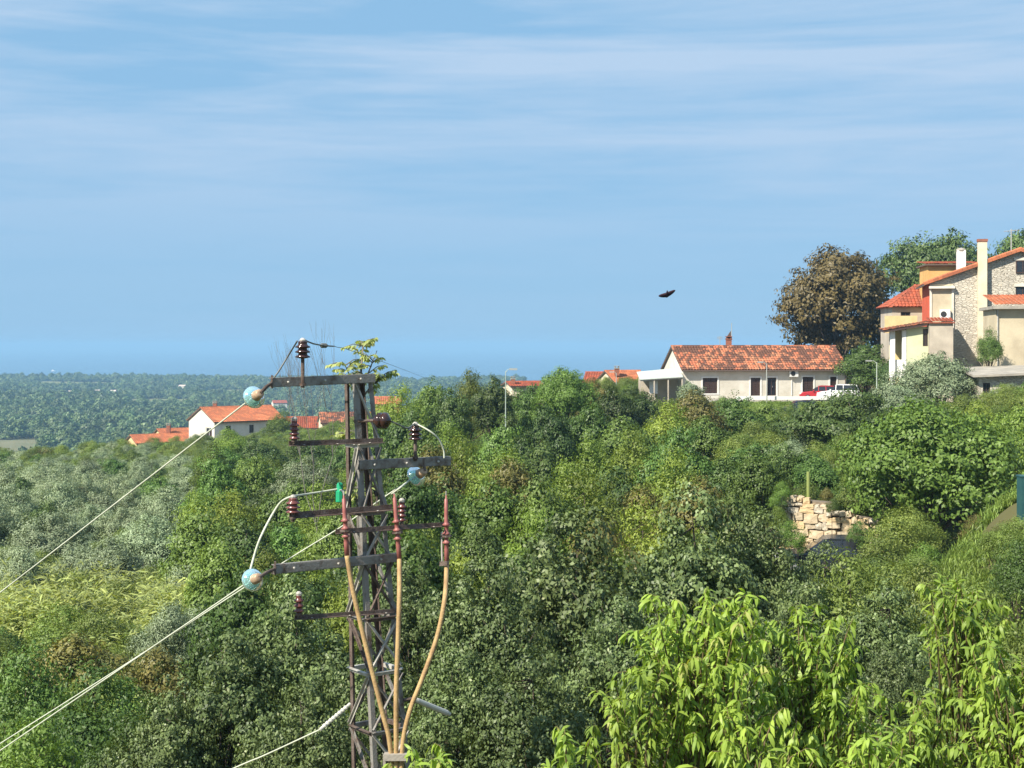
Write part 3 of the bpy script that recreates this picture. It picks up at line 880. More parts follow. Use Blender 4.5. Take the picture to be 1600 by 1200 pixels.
def box_walls(root, O, a, b, W, D, H, wallmat, ops=None, rise=0.0, ridge='a', deep=1.6, name='wall'):
    """four walls with openings and gable triangles, standing deep below the ground line"""
    ops = ops or {}
    O = Vector(O); m = MB(); g = O - UP * deep
    faces = {'front': (g, a, -b, W), 'right': (g + a * W, b, a, D), 'back': (g + a * W + b * D, -a, b, W), 'left': (g + b * D, -b, -a, D)}
    for k, (p, s, n, Lw) in faces.items():
        oo = [(o[0], o[1], o[2] + deep, o[3] + deep) for o in ops.get(k, [])]
        wall_face(m, p, s, n, Lw, H + deep, oo)
        for o, o2 in zip(ops.get(k, []), oo):
            fill_opening(root, p, s, n, o2, o[4])
    if rise:
        t = O + UP * H
        if ridge == 'a':
            for q in (t, t + a * W): m.face([q, q + b * D, q + b * D / 2 + UP * rise])
        else:
            for q in (t, t + b * D): m.face([q, q + a * W, q + a * W / 2 + UP * rise])
    return m.build(name, wallmat, root)

def chimney(root, c, w, h, mat, capmat):
    m = MB(); c = Vector(c)
    m.obox(c + UP * h / 2, (w / 2, 0, 0), (0, w / 2, 0), (0, 0, h / 2))
    o = m.build('chimney', mat, root)
    k = MB(); k.obox(c + UP * (h + 0.05), (w * 0.62, 0, 0), (0, w * 0.62, 0), (0, 0, 0.05))
    for q in (-1, 1): k.obox(c + UP * (h + 0.2) + Vector((q * w * 0.35, 0, 0)), (w * 0.1, 0, 0), (0, w * 0.4, 0), (0, 0, 0.1))
    k.obox(c + UP * (h + 0.33), (w * 0.6, 0, 0), (0, w * 0.6, 0), (0, 0, 0.03))
    k.build('chimney_cap', capmat, o)
    return o

def ac_unit(root, c, s, n, w=0.9, h=0.68):
    c = Vector(c); m = MB()
    m.obox(c + n * 0.2, s * w / 2, n * 0.16, UP * h / 2)
    o = m.build('air_conditioner', M['white_paint'], root)
    f = MB(); f.lathe(c + n * 0.36 - s * 0.12, n, [(0, 0.25), (0.02, 0.25), (0.03, 0.20)], 16)
    f.build('fan_grille', M['dark'], o)
    for q in (-1, 1):
        k = MB(); k.obox(c + n * 0.18 + s * q * w * 0.32 - UP * (h / 2 + 0.03), s * 0.025, n * 0.2, UP * 0.025)
        k.build('bracket', M['galv'], o)
    return o

# ------------------------------------------------------------------ long white house on the ridge
yaw = R(10)
a_, b_ = Vector((math.cos(yaw), math.sin(yaw), 0)), Vector((-math.sin(yaw), math.cos(yaw), 0))
d0 = 150.0
O = at(1067, 622, d0); Wh, Dh = 17.6, 7.0
He = zv(574, d0) - O.z
def hs_(u):                                   # distance along the front wall of the point seen at column u
    k = (u - 800) / F
    return (k * O.y - O.x) / (a_.x - k * a_.y)
wh = empty('white_house', O + a_ * Wh / 2 + b_ * Dh / 2, 'long low white house with mottled old tile roof on the ridge', 'house')
wh['label'] = 'long low white house with mottled old tile roof on the ridge'
z_ = lambda v: zv(v, 152) - O.z
fops = [(hs_(1098), hs_(1121), z_(614), z_(590), 'shutter'), (hs_(1173), hs_(1188), z_(618), z_(590), 'shutter'),
        (hs_(1199), hs_(1213), z_(618), z_(590), 'door'), (hs_(1254), hs_(1271), z_(616), z_(589), 'shutter'), (hs_(1297), hs_(1307), z_(606), z_(589), 'shutter')]
box_walls(wh, O, a_, b_, Wh, Dh, He, M['white_wall'], {'front': fops}, 2.15, 'a')
rf = gable_roof(wh, O, a_, b_, Wh, Dh, He, 2.15, M['tile_old'], 0.45, 0.25, 'a', 0.30)
g_ = MB(); g_.tube([O - b_ * 0.5 - a_ * 0.2 + UP * (He - 0.36), O - b_ * 0.5 + a_ * (Wh + 0.2) + UP * (He - 0.36)], 0.07, 8); g_.build('gutter', M['gutter'], wh)
for o in fops:                                 # pale surrounds standing slightly proud of the wall
    m_ = MB(); s0, s1, z0, z1 = o[:4]
    for q0, q1, r0, r1 in ((s0 - 0.14, s0 - 0.01, z0, z1 + 0.14), (s1 + 0.01, s1 + 0.14, z0, z1 + 0.14), (s0 - 0.01, s1 + 0.01, z1 + 0.01, z1 + 0.14), (s0 - 0.2, s1 + 0.2, z0 - 0.12, z0 - 0.01)):
        m_.obox(O + a_ * (q0 + q1) / 2 + UP * (r0 + r1) / 2 - b_ * 0.02, a_ * (q1 - q0) / 2, b_ * 0.03, UP * (r1 - r0) / 2)
    m_.build('window_surround', M['white_paint'], wh)
cmy = chimney(wh, O + a_ * hs_(1157) + b_ * (Dh / 2 + 0.3) + UP * (He + 1.9), 0.55, 0.95, M['brick'], M['brick'])
tp = O + a_ * hs_(1157) + b_ * (Dh / 2 + 0.3) + UP * (He + 2.85)
m_ = MB(); m_.face([tp + a_ * -0.35, tp + a_ * 0.28, tp + a_ * 0.24 + UP * 0.95]); m_.face([tp + a_ * -0.35 + b_ * 0.3, tp + a_ * 0.28 + b_ * 0.3, tp + a_ * 0.24 + UP * 0.95]); m_.face([tp + a_ * -0.35, tp + a_ * -0.35 + b_ * 0.3, tp + a_ * 0.24 + UP * 0.95])
m_.face([tp + a_ * 0.28, tp + a_ * 0.28 + b_ * 0.3, tp + a_ * 0.24 + UP * 0.95]); m_.build('chimney_cowl', M['gutter'], cmy)
m_ = MB(); m_.tube([tp + a_ * 0.32, tp + a_ * 0.32 + UP * 1.75], 0.035, 6); m_.build('antenna_mast', M['lamp_grey'], wh)
m_ = MB(); p = O + a_ * hs_(1143) + b_ * 3.8 + UP * (He + 1.9); m_.tube([p, p + UP * 1.3], 0.03, 6)
for k in range(4): m_.tube([p + UP * (1.0 + 0.08 * k) - a_ * 0.3, p + UP * (1.0 + 0.08 * k) + a_ * 0.3], 0.015, 4)
m_.build('antenna', M['lamp_grey'], wh)
ac_unit(wh, O + a_ * hs_(1239) + UP * z_(583.5), a_, -b_)
m_ = MB(); q = O + a_ * hs_(1237) - b_ * 0.05; m_.tube([q + UP * z_(590), q + UP * z_(618)], 0.035, 6); m_.build('condensate_pipe', M['white_paint'], wh)
m_ = MB(); q = O + a_ * (Wh - 0.12) - b_ * 0.07; m_.tube([q + UP * (He - 0.4), q + UP * 0.0], 0.05, 6); m_.build('drainpipe', M['gutter'], wh)

# lean-to canopy beside its gable
ct_ = empty('canopy_shelter', at(1030, 622, 149), 'pale sheet-roofed lean-to shelter at the gable of the long white house', 'shelter')
cO = O - a_ * 4.3 + b_ * 0.3
m_ = MB()
zh, zl_ = zv(582, d0), zv(592, d0)
pts = [Vector((cO.x - 0.3, cO.y - 1.9, zl_)), Vector((O.x - 0.15, O.y - 1.6, zl_ + 0.25)), Vector((O.x - 0.05, O.y + 2.6, zh + 0.45)), Vector((cO.x - 0.3, cO.y + 2.0, zh + 0.05))]
m_.raw(pts + [p - UP * 0.07 for p in pts], [(0, 1, 2, 3), (4, 5, 6, 7), (0, 1, 5, 4), (1, 2, 6, 5), (2, 3, 7, 6), (3, 0, 4, 7)])
m_.build('roof_sheet', M['canopy'], ct_)
for k in range(4):
    f = (k + 0.03) / 3.1; p = pts[0].lerp(pts[1], f) + Vector((0, 0.15, -0.07))
    m_ = MB(); m_.bar(p - UP * 3.2, p, 0.12, 0.12, (1, 0, 0)); m_.build('post', M['grey_render'], ct_)
m_ = MB(); m_.bar(pts[0] + Vector((0, .15, -.13)), pts[1] + Vector((-0.1, .15, -.13)), 0.08, 0.12); m_.build('beam', M['galv'], ct_)
m_ = MB(); m_.obox((cO.x + 2.0, cO.y + 2.1, zl_ - 1.4), (2.1, 0, 0), (0, 0.08, 0), (0, 0, 1.5)); m_.build('back_wall', M['grey_render'], ct_)
m_ = MB(); m_.obox((cO.x + 1.2, cO.y - 0.6, zl_ - 0.85), (0.42, 0, 0), (0, 0.05, 0), (0, 0, 0.62)); m_.build('white_panel', M['white_paint'], ct_)

# ------------------------------------------------------------------ generic small houses
def frame(deg):
    t = R(deg)
    return Vector((math.cos(t), math.sin(t), 0)), Vector((-math.sin(t), math.cos(t), 0))

def small_house(name, label, O, deg, W, D, H, rise, wall, roof, ridge='a', ops=None, over=0.35, group=None, cw=0.35, chim=None, deep=2.5):
    a, b = frame(deg)
    O = Vector(O)
    r = empty(name, O + a * W / 2 + b * D / 2, label, 'house', group)
    box_walls(r, O, a, b, W, D, H, M[wall], ops, rise, ridge, deep)
    gable_roof(r, O, a, b, W, D, H, rise, M[roof], over, 0.25, ridge, cw)
    if chim:
        s, t, h = chim
        chimney(r, O + a * s + b * t + UP * (H + rise * 0.55), 0.6, h, M['brick'], M['concrete'])
    return r

# bright orange-roofed houses on the edge of the slope
d1 = 230.0
O1 = at(335, 695, d1)
small_house('village_house', 'white two-storey house with bright orange roof at the slope edge', O1, 40, 12.5, 8.4, zv(658, d1) - O1.z, 2.0, 'white_wall', 'tile_new', 'a',
            {'front': [(6.2, 7.0, 1.6, 2.9, 'dark'), (9.3, 10.2, 1.6, 2.9, 'dark'), (2.0, 2.9, 1.6, 2.9, 'dark')], 'left': [(5.6, 7.6, 0.5, 2.6, 'window')]}, 0.4, chim=(2.6, 4.6, 1.5))
O1b = at(228, 705, 236)
small_house('village_house', 'low yellow house with orange roof left of the white house', at(214, 706, 232), 34, 9.0, 5.2, zv(692, 232) - zv(706, 232), 1.1, 'yellow_wall', 'tile_new', 'a', None, 0.3)
h2 = small_house('village_house', 'orange-roofed yellow cottage partly behind the white house', at(258, 700, 245), 34, 8.0, 6.5, zv(685, 245) - zv(700, 245), 1.4, 'yellow_wall', 'tile_new', 'a', None, 0.3, chim=(1.2, 1.6, 1.3))
small_house('village_house', 'red-roofed house showing just left of the pylon', at(448, 690, 262), 8, 9.5, 7.0, zv(668, 262) - zv(690, 262), 1.7, 'cream_wall', 'tile_red', 'a',
            {'front': [(1.5, 2.4, 0.6, 1.7, 'dark'), (5.5, 6.4, 0.6, 1.7, 'dark')]}, 0.35)
small_house('village_house', 'beige house behind the pylon legs', at(503, 690, 250), 12, 10.0, 7.0, zv(660, 250) - zv(690, 250), 1.5, 'cream_wall', 'tile_old', 'a',
            {'front': [(1.2, 2.2, 1.0, 2.2, 'dark'), (4.5, 5.5, 1.0, 2.2, 'dark')]}, 0.4)
small_house('village_house', 'small orange-walled house right of the pylon top', at(585, 660, 240), 5, 4.2, 6.0, zv(631, 240) - zv(660, 240), 1.0, 'orange_wall', 'tile_new', 'a', None, 0.3)
small_house('village_house', 'distant white farmhouse with pinkish roof beside the top insulator', at(427, 637, 1150), 20, 11.0, 8.0, 3.6, 2.0, 'white_wall', 'tile_red', 'a', None, 0.3, cw=0.8, deep=12)
for (u, v, d, w, lab) in ((111, 622, 1500, 6, 'tiny far white house at the field edge on the plain'), (150, 619, 1540, 9, 'long far white building beside the tan field on the plain'),
                          (176, 620, 1535, 6, 'far white house at the right end of the tan field'), (284, 612, 1780, 8, 'lone far white building near the coast')):
    x = ux(u, d); zg = ground(x, d) + 6.0
    small_house('farm_building', lab, (x - w / 2, d, zg), rnd.uniform(-15, 15), w, 6, 3.2, 1.3, 'white_wall', 'tile_pale', 'a', None, 0.2, cw=1.2, deep=7)
# red roofs left of the lean-to
small_house('village_house', 'dark red-roofed house low behind the ridge trees', at(912, 607, 195), -12, 5.0, 6.0, zv(600, 195) - zv(607, 195), 1.5, 'cream_wall', 'tile_red', 'a', None, 0.35)
hr = small_house('village_house', 'cream house with stepped orange roof and brick chimney beside the lean-to', at(962, 612, 188), 20, 4.6, 6.0, zv(596, 188) - zv(612, 188), 1.3, 'cream_wall', 'tile_new', 'a',
            {'front': [(1.3, 2.0, 0.3, 1.1, 'dark')]}, 0.4, chim=(0.7, 1.2, 0.9))
small_house('village_house', 'red roof with dark chimney just right of the pale lamp post', at(800, 612, 200), 15, 4.5, 5.0, zv(603, 200) - zv(612, 200), 0.5, 'cream_wall', 'tile_red', 'a', None, 0.3, chim=(0.4, 1.0, 0.6))

# ------------------------------------------------------------------ old houses at the right edge
# stone house: gable wall faces us
aS, bS = frame(-11)
dS = 125.0
S0 = at(1453, 590, dS)
WS = 14.6; zE = zv(441, dS) - S0.z; riseS = zv(393, dS) - zv(441, dS)
st = empty('stone_house', S0 + aS * WS / 2 + bS * 4, 'tall rubble-stone gable house with plastered flue at the right edge', 'house')
kS = lambda u: ((u - 800) / F * S0.y - S0.x) / (aS.x - (u - 800) / F * aS.y)
zS = lambda v, u=1590: zv(v, S0.y + aS.y * kS(u)) - S0.z
sops = [(kS(1587), kS(1609), zS(427), zS(407), 'dark'), (kS(1587), kS(1609), zS(465), zS(448), 'dark')]
m_ = MB(); deep = 3.0
g0 = S0 - UP * deep
wall_face(m_, g0, aS, -bS, WS, zE + deep, [(o[0], o[1], o[2] + deep, o[3] + deep) for o in sops if o[3] < zE])
tri0 = S0 + UP * zE
lo_op = [o for o in sops if o[3] >= zE]
m_.face([tri0, tri0 + aS * WS, tri0 + aS * WS / 2 + UP * riseS])
m_.build('gable_wall', M['masonry'], st)
for o in sops:
    p = fill_opening(st, S0 + (-bS) * (0.20 if o[3] >= zE else 0), aS, -bS, o, 'dark')
    m_ = MB(); m_.obox(S0 + aS * (o[0] + o[1]) / 2 + UP * (o[3] + 0.13) - bS * 0.03, aS * (o[1] - o[0]) * 0.62, bS * 0.05, UP * 0.12); m_.build('lintel', M['white_wall'], st)
m_ = MB()
wall_face(m_, g0 + bS * 8, -bS, -aS, 8.0, zE + deep, [])
m_.build('side_wall', M['red_wall'], st)
m_ = MB(); m_.obox(S0 - bS * 0.04 + aS * 0.95 + UP * (zE / 2 - 0.6), aS * 0.95, bS * 0.03, UP * (zE / 2 + 0.45)); m_.build('plaster_bay', M['beige_wall'], st)
for q in (0.06, 1.86):
    m_ = MB(); m_.obox(S0 - bS * 0.08 + aS * q + UP * (zE / 2 + 1.2), aS * 0.09, bS * 0.06, UP * (zE / 2 - 1.5)); m_.build('corner_strip', M['white_wall'], st)
m_ = MB(); m_.obox(S0 - bS * 0.25 + aS * 0.95 + UP * (zE - 0.45), aS * 1.05, bS * 0.22, UP * 0.1); m_.build('ledge', M['white_wall'], st)
gable_roof(st, S0, aS, bS, WS, 8.0, zE, riseS, M['tile_new'], 0.55, 0.35, 'b', 0.33)
for sd in (-1, 1):                               # verge tiles along the gable edge
    q0 = S0 + aS * (WS / 2 + sd * (WS / 2 + 0.55)) - bS * 0.38 + UP * (zE - 0.55 * riseS / (WS / 2) + 0.12); q1 = S0 + aS * WS / 2 - bS * 0.38 + UP * (zE + riseS + 0.12)
    m_ = MB(); nv = 20
    for k in range(nv): m_.prism(q0.lerp(q1, k / nv), q0.lerp(q1, (k + 1.06) / nv), [(-0.12, -0.20), (0.12, -0.20), (0.14, 0.05), (0.06, 0.14), (-0.06, 0.14), (-0.14, 0.05)], UP, r=rnd.random())
    tag(m_.build('verge_tiles', M['tile_new'], st), kind='stuff')
m_ = MB()
ksf = kS(1534)
m_.obox(S0 + aS * ksf - bS * 0.3 + UP * (zS(378, 1534) / 2 + zS(560, 1534) / 2), aS * 0.37, bS * 0.28, UP * (zS(378, 1534) - zS(560, 1534)) / 2)
fl_ = m_.build('flue', M['cream_wall'], st)
m_ = MB(); m_.obox(S0 + aS * ksf - bS * 0.3 + UP * (zS(378, 1534) + 0.1), aS * 0.42, bS * 0.33, UP * 0.11); m_.build('flue_cap', M['brick'], fl_)
m_ = MB(); kc = kS(1504); m_.obox(S0 + aS * kc + bS * 1.2 + UP * (zS(390, 1504) / 2 + zS(425, 1504) / 2), aS * 0.36, bS * 0.36, UP * (zS(390, 1504) - zS(425, 1504)) / 2)
wc_ = m_.build('chimney', M['white_paint'], st)
m_ = MB(); m_.lathe(S0 + aS * kc + bS * 1.2 + UP * zS(391, 1504), UP, [(0, 0.42), (0.08, 0.44), (0.2, 0.35), (0.28, 0.1)], 12); m_.build('chimney_cap', M['concrete'], wc_)
ac_unit(st, S0 + aS * 1.2 - bS * 0.1 + UP * zS(491, 1475), aS, -bS, 0.85, 0.8)
m_ = MB(); p = S0 + aS * kS(1588) + bS * 3 + UP * zS(398); m_.tube([p, p + UP * 2.4], 0.05, 6)
m_.tube([p + UP * 2.2 - aS * 0.6, p + UP * 2.3 + aS * 0.7], 0.025, 5)
for k in range(5): m_.tube([p + UP * (2.2 + 0.02 * k) + aS * (-0.5 + 0.25 * k) - bS * 0.3, p + UP * (2.2 + 0.02 * k) + aS * (-0.5 + 0.25 * k) + bS * 0.3], 0.018, 4)
m_.build('antenna', M['lamp_grey'], st)

# orange attic storey behind the stone house
d2 = 136.0
Oo = at(1450, 440, d2)
oh = empty('orange_house', Vector((Oo.x + 2, Oo.y + 2, zv(590, d2))), 'orange house whose attic shows above the stone house roof', 'house')
aO, bO = frame(-6)
Ob = Vector((Oo.x, Oo.y, zv(580, d2)))
box_walls(oh, Ob, aO, bO, 4.6, 4.5, zv(415, d2) - Ob.z, M['orange_wall'], None, 0, 'a', 2)
m_ = MB(); zt = zv(415, d2)
m_.obox(Ob + aO * 2.3 + bO * 2.2 + UP * (zt - Ob.z + 0.06), aO * 2.6, bO * 2.6, UP * 0.06); rr_ = m_.build('roof', M['gutter'], oh)
t_ = MB(); e = Ob - aO * 0.3 - bO * 0.3 + UP * (zt - Ob.z + 0.14); slope_tiles(t_, e, aO, (bO + UP * 0.08).normalized(), 5.2, 5.2, 0.33, 0.45); tag(t_.build('tiles', M['tile_red'], rr_), kind='stuff')

# red hip-roofed neighbour
d3 = 139.0
N0 = Vector((ux(1394, d3), d3, zv(585, d3))); aN, bN = frame(-4)
nh = empty('red_roof_house', N0 + aN * 2.5 + bN * 3, 'grey house with red hipped roof between the brown tree and the red gable side', 'house')
Hn = zv(480, d3) - N0.z
box_walls(nh, N0, aN, bN, 6.5, 6.0, Hn, M['grey_render'], {'front': [(0.8, 1.7, Hn - 1.5, Hn - 0.45, 'dark')]}, 0, 'a', 2)
m_ = MB(); e = N0 - aN * 0.4 - bN * 0.4 + UP * Hn
c4 = [e, e + aN * 7.3, e + aN * 7.3 + bN * 6.8, e + bN * 6.8]
apx = [e + aN * 3.2 + bN * 3.4 + UP * 2.2, e + aN * 7.3 + bN * 3.4 + UP * 2.2]
m_.raw(c4 + apx, [(0, 1, 5, 4), (0, 4, 3), (2, 3, 4, 5), (0, 1, 2, 3), (1, 2, 5)]); rr_ = m_.build('roof', M['tile_red'], nh)
t_ = MB(); upn = (apx[0] - (e + aN * 3.2)).normalized(); Sn = (apx[0] - (e + aN * 3.2)).length
slope_tiles(t_, e + UP * 0.02, aN, upn, 7.3, Sn, 0.33, 0.45, lambda s, t: s > t / Sn * 3.2)
upl = (apx[0] - (e + bN * 3.4)).normalized(); Sl = (apx[0] - (e + bN * 3.4)).length
slope_tiles(t_, e + UP * 0.02, bN, upl, 6.8, Sl, 0.33, 0.45, lambda s, t: t / Sl * 3.4 < s < 6.8 - t / Sl * 3.4)
tag(t_.build('tiles', M['tile_red'], rr_), kind='stuff')

# green annex with porch and tiled lean-to roof
d4 = 123.5
G0 = at(1390, 590, d4); aG, bG = frame(-8)
kG = lambda u: ((u - 800) / F * G0.y - G0.x) / (aG.x - (u - 800) / F * aG.y)
gh = empty('green_annex', G0 + aG * 2 + bG * 2.4, 'pale green annex with white porch posts and yellow terrace wall', 'house')
WG = kG(1455); HG = zv(516, d4) - G0.z
pg = kG(1416)
m_ = MB(); go_ = (kG(1442), kG(1450), zv(541, d4) - G0.z, zv(514, d4) - G0.z)
wall_face(m_, G0 + aG * pg - UP * 2, aG, -bG, WG - pg, HG + 2.3, [(go_[0] - pg, go_[1] - pg, go_[2] + 2, go_[3] + 2)])
wall_face(m_, G0 + aG * pg + bG * 3.5 - UP * 2, -bG, -aG, 3.5, HG + 2.1, [])
m_.build('green_wall', M['green_wall'], gh)
fill_opening(gh, G0, aG, -bG, go_, 'dark')
m_ = MB(); wall_face(m_, G0 + aG * 0.3 + bG * 3.0 - UP * 2, aG, -bG, pg - 0.3, HG + 2.1, []); m_.build('porch_wall', M['yellow_wall'], gh)
for q in (0.25, pg - 0.12):
    m_ = MB(); m_.obox(G0 + aG * q + bG * 0.2 + UP * (HG / 2 - 1), aG * 0.2, bG * 0.2, UP * (HG / 2 + 1)); m_.build('post', M['white_paint'], gh)
m_ = MB(); m_.obox(G0 + aG * pg * 0.5 + bG * 0.3 + UP * 0.75, aG * pg * 0.5, bG * 0.08, UP * 0.75); m_.build('porch_parapet', M['white_paint'], gh)
e0 = G0 - aG * 0.5 - bG * 0.5 + UP * (HG - 0.05); e1 = G0 + aG * (WG + 0.1) - bG * 0.5 + UP * (HG + 0.62)
al = (e1 - e0); Ll = al.length; al.normalize(); upg = (bG + UP * 0.035).normalized()
m_ = MB(); q = [e0, e1, e1 + upg * 4, e0 + upg * 4]; m_.raw(q + [p - UP * 0.16 for p in q], [(0, 1, 2, 3), (4, 5, 6, 7), (0, 1, 5, 4), (1, 2, 6, 5), (2, 3, 7, 6), (3, 0, 4, 7)])
rr_ = m_.build('lean_to_roof', M['dark_wood'], gh)
t_ = MB(); slope_tiles(t_, e0 + UP * 0.01, al, upg, Ll, 4.0, 0.33, 0.45); tag(t_.build('tiles', M['tile_old'], rr_), kind='stuff')
m_ = MB(); m_.obox(G0 + aG * (kG(1393) / 2 + kG(1443) / 2) + bG * 4.5 + UP * (zv(507, 128) - G0.z), aG * (kG(1443) - kG(1393)) / 2 * 1.05, bG * 0.1, UP * 0.75); m_.build('terrace_wall', M['yellow_wall'], gh)

# plaster block with red coping in front of the stone house corner
d5 = 121.5
P0 = at(1453, 590, d5)
ph = empty('plaster_block', P0 + aS * 0.95 + bS * 1.4, 'grey plastered block with red tile coping at the foot of the stone gable', 'annex')
Hp = zv(505, d5) - P0.z
box_walls(ph, P0, aS, bS, 1.85, 2.9, Hp, M['grey_render'], None, 0, 'a', 2)
t_ = MB(); t_.obox(P0 + aS * 0.92 + bS * 1.4 + UP * (Hp + 0.04), aS * 1.05, bS * 1.6, UP * 0.05); cp = t_.build('coping', M['tile_red'], ph)
t_ = MB(); slope_tiles(t_, P0 - aS * 0.12 - bS * 0.2 + UP * (Hp + 0.1), aS, (bS + UP * 0.12).normalized(), 2.1, 3.0, 0.3, 0.42); tag(t_.build('tiles', M['tile_red'], cp), kind='stuff')

# rendered house at the right edge
d6 = 111.0
R0 = at(1556, 590, d6); aR, bR = frame(-9)
rh_ = empty('rendered_house', R0 + aR * 4 + bR * 3, 'beige rendered house with grey eaves cut by the right edge', 'house')
Hr = zv(483, d6) - R0.z
box_walls(rh_, R0, aR, bR, 8.0, 6.0, Hr, M['beige_wall'], {'front': [(4.2, 5.3, 2.2, 3.6, 'shutter')]}, 0, 'a', 2.5)
m_ = MB(); m_.obox(R0 + aR * 4 + bR * 2.8 + UP * (Hr + 0.12), aR * 4.3, bR * 3.4, UP * 0.12); m_.build('eaves', M['concrete'], rh_)
t_ = MB(); slope_tiles(t_, R0 - aR * 0.1 - bR * 0.35 + UP * (Hr + 0.3), aR, (bR + UP * 0.15).normalized(), 8.3, 6.2, 0.33, 0.45); tag(t_.build('tiles', M['tile_new'], rh_), kind='stuff')
m_ = MB(); m_.tube([R0 + aR * 0.12 - bR * 0.08 + UP * Hr, R0 + aR * 0.12 - bR * 0.08], 0.055, 8); m_.build('drainpipe', M['galv'], rh_)

# flat-roofed shed below it
d7 = 103.0
H0 = at(1530, 640, d7); aH, bH = frame(-7)
sh = empty('stone_shed', H0 + aH * 3 + bH * 2.5, 'low stone shed with grey concrete slab roof and dark door', 'shed')
Hh = zv(586, d7) - H0.z
dop = (0.25, 0.75, 0.2, Hh - 0.55, 'door')
box_walls(sh, H0, aH, bH, 7.0, 5.0, Hh, M['masonry'], {'front': [dop]}, 0, 'a', 2)
m_ = MB(); q = [H0 - aH * 0.5 - bH * 0.6 + UP * (Hh + 0.0), H0 + aH * 7.4 - bH * 0.6 + UP * (Hh + 0.35), H0 + aH * 7.4 + bH * 6 + UP * (Hh + 0.75), H0 - aH * 0.5 + bH * 6 + UP * (Hh + 0.45)]
m_.raw(q + [p - UP * 0.15 for p in q], [(0, 1, 2, 3), (4, 5, 6, 7), (0, 1, 5, 4), (1, 2, 6, 5), (2, 3, 7, 6), (3, 0, 4, 7)]); m_.build('slab_roof', M['concrete'], sh)

# ------------------------------------------------------------------ parking, bank and road below the white house
def sheet(name, quad, mat, n=8):
    """a gridded sheet between four corners"""
    q = [Vector(p) for p in quad]; g = MB()
    for i in range(n):
        for j in range(n):
            P = lambda s, t: q[0].lerp(q[1], s).lerp(q[3].lerp(q[2], s), t)
            g.face([P(i / n, j / n), P((i + 1) / n, j / n), P((i + 1) / n, (j + 1) / n), P(i / n, (j + 1) / n)])
    return tag(g.build(name, mat), kind='structure')
M['gravel'] = plain('pale_gravel', (0.36, 0.32, 0.26), 0.95, 0, (0.27, 0.24, 0.19), 3.0, 0.3, 30)
M['grassy'] = plain('grassy_soil', (0.085, 0.12, 0.025), 0.95, 0, (0.14, 0.15, 0.04), 1.5, 0.4, 12)
zp = O.z - 0.05
sheet('parking', [(ux(1120, 139), 139, zp), (ux(1420, 139), 141, zp), (ux(1420, 156), 157, zp), (ux(1060, 151), 151, zp)], M['gravel'])
bank = [(ux(1120, 131), 131, 53.85), (ux(1360, 131), 131, 53.85), (ux(1345, 139), 139, zp - 0.02), (ux(1120, 139), 139, zp - 0.02)]
sheet('grass_bank', bank, M['grassy'])
sheet('road', [(ux(1090, 125), 125, 53.72), (ux(1345, 125), 125, 53.72), (ux(1345, 131), 131, 53.84), (ux(1090, 131), 131, 53.84)], M['asphalt'])
m_ = MB(); m_.obox(((ux(1125, 131) + ux(1345, 131)) / 2, 130.9, 53.86), ((ux(1345, 131) - ux(1125, 131)) / 2, 0, 0), (0, 0.12, 0), (0, 0, 0.12)); tag(m_.build('kerb', M['concrete']), kind='structure')
bw = empty('guard_rail', (ux(1240, 139), 139, zp), 'white guard rail along the grass bank below the white house', 'guard rail')
m_ = MB(); m_.bar((ux(1150, 139), 138.9, zp + 0.45), (ux(1335, 139), 138.9, zp + 0.45), 0.06, 0.34); m_.build('rail', M['white_paint'], bw)
for k in range(8):
    x = ux(1152 + k * 26, 139); m_ = MB(); m_.bar((x, 139, zp - 0.3), (x, 139, zp + 0.55), 0.1, 0.1, (1, 0, 0)); m_.build('post', M['galv'], bw)

# grass tufts on the bank and on the mound
rg = np.random.default_rng(77)
def tuft(seed, n, h):
    rg = np.random.default_rng(seed)
    P = np.stack([rg.normal(0, 0.12, n), rg.normal(0, 0.12, n), np.zeros(n)], -1)
    D = np.stack([rg.normal(0, 0.35, n), rg.normal(0, 0.35, n), np.ones(n)], -1); N = rg.normal(size=(n, 3))
    D, N, S = leaf_frames(rg, P, D, N)
    Vv, ff, cc_, rn = lances(P, D, N, S, h * (0.5 + 0.7 * rg.random(n)), np.full(n, 0.022), rg.random(n), 0.5)
    return np_mesh('tuft', Vv, ff, cc_, rn, L['grass'])
tufts = [('a_tuft', tuft(1, 34, 0.20)), ('b_tuft', tuft(2, 44, 0.26))]
n_ = 2600
s_, t_2 = rg.random(n_), rg.random(n_)
q = [np.array(p) for p in bank]
pb = (q[0] * (1 - s_)[:, None] + q[1] * s_[:, None]) * (1 - t_2)[:, None] + (q[3] * (1 - s_)[:, None] + q[2] * s_[:, None]) * t_2[:, None]
mx_, my_ = rg.uniform(9.5, 17, 5200), rg.uniform(36, 46, 5200)
pm = np.stack([mx_, my_, ground_np(mx_, my_)], -1)
pm = pm[np.sin(mx_ * 1.7) + np.cos(my_ * 1.3 + mx_) > -1.1]
pts = np.vstack([pb, pm])
sc_ = 0.6 + 0.7 * rg.random(len(pts))
scatter('grass', pts, rg.uniform(0, 6.28, len(pts)), (sc_, sc_), rg.integers(0, 2, len(pts)), tufts, 'short bright grass on the banks', 'grass')

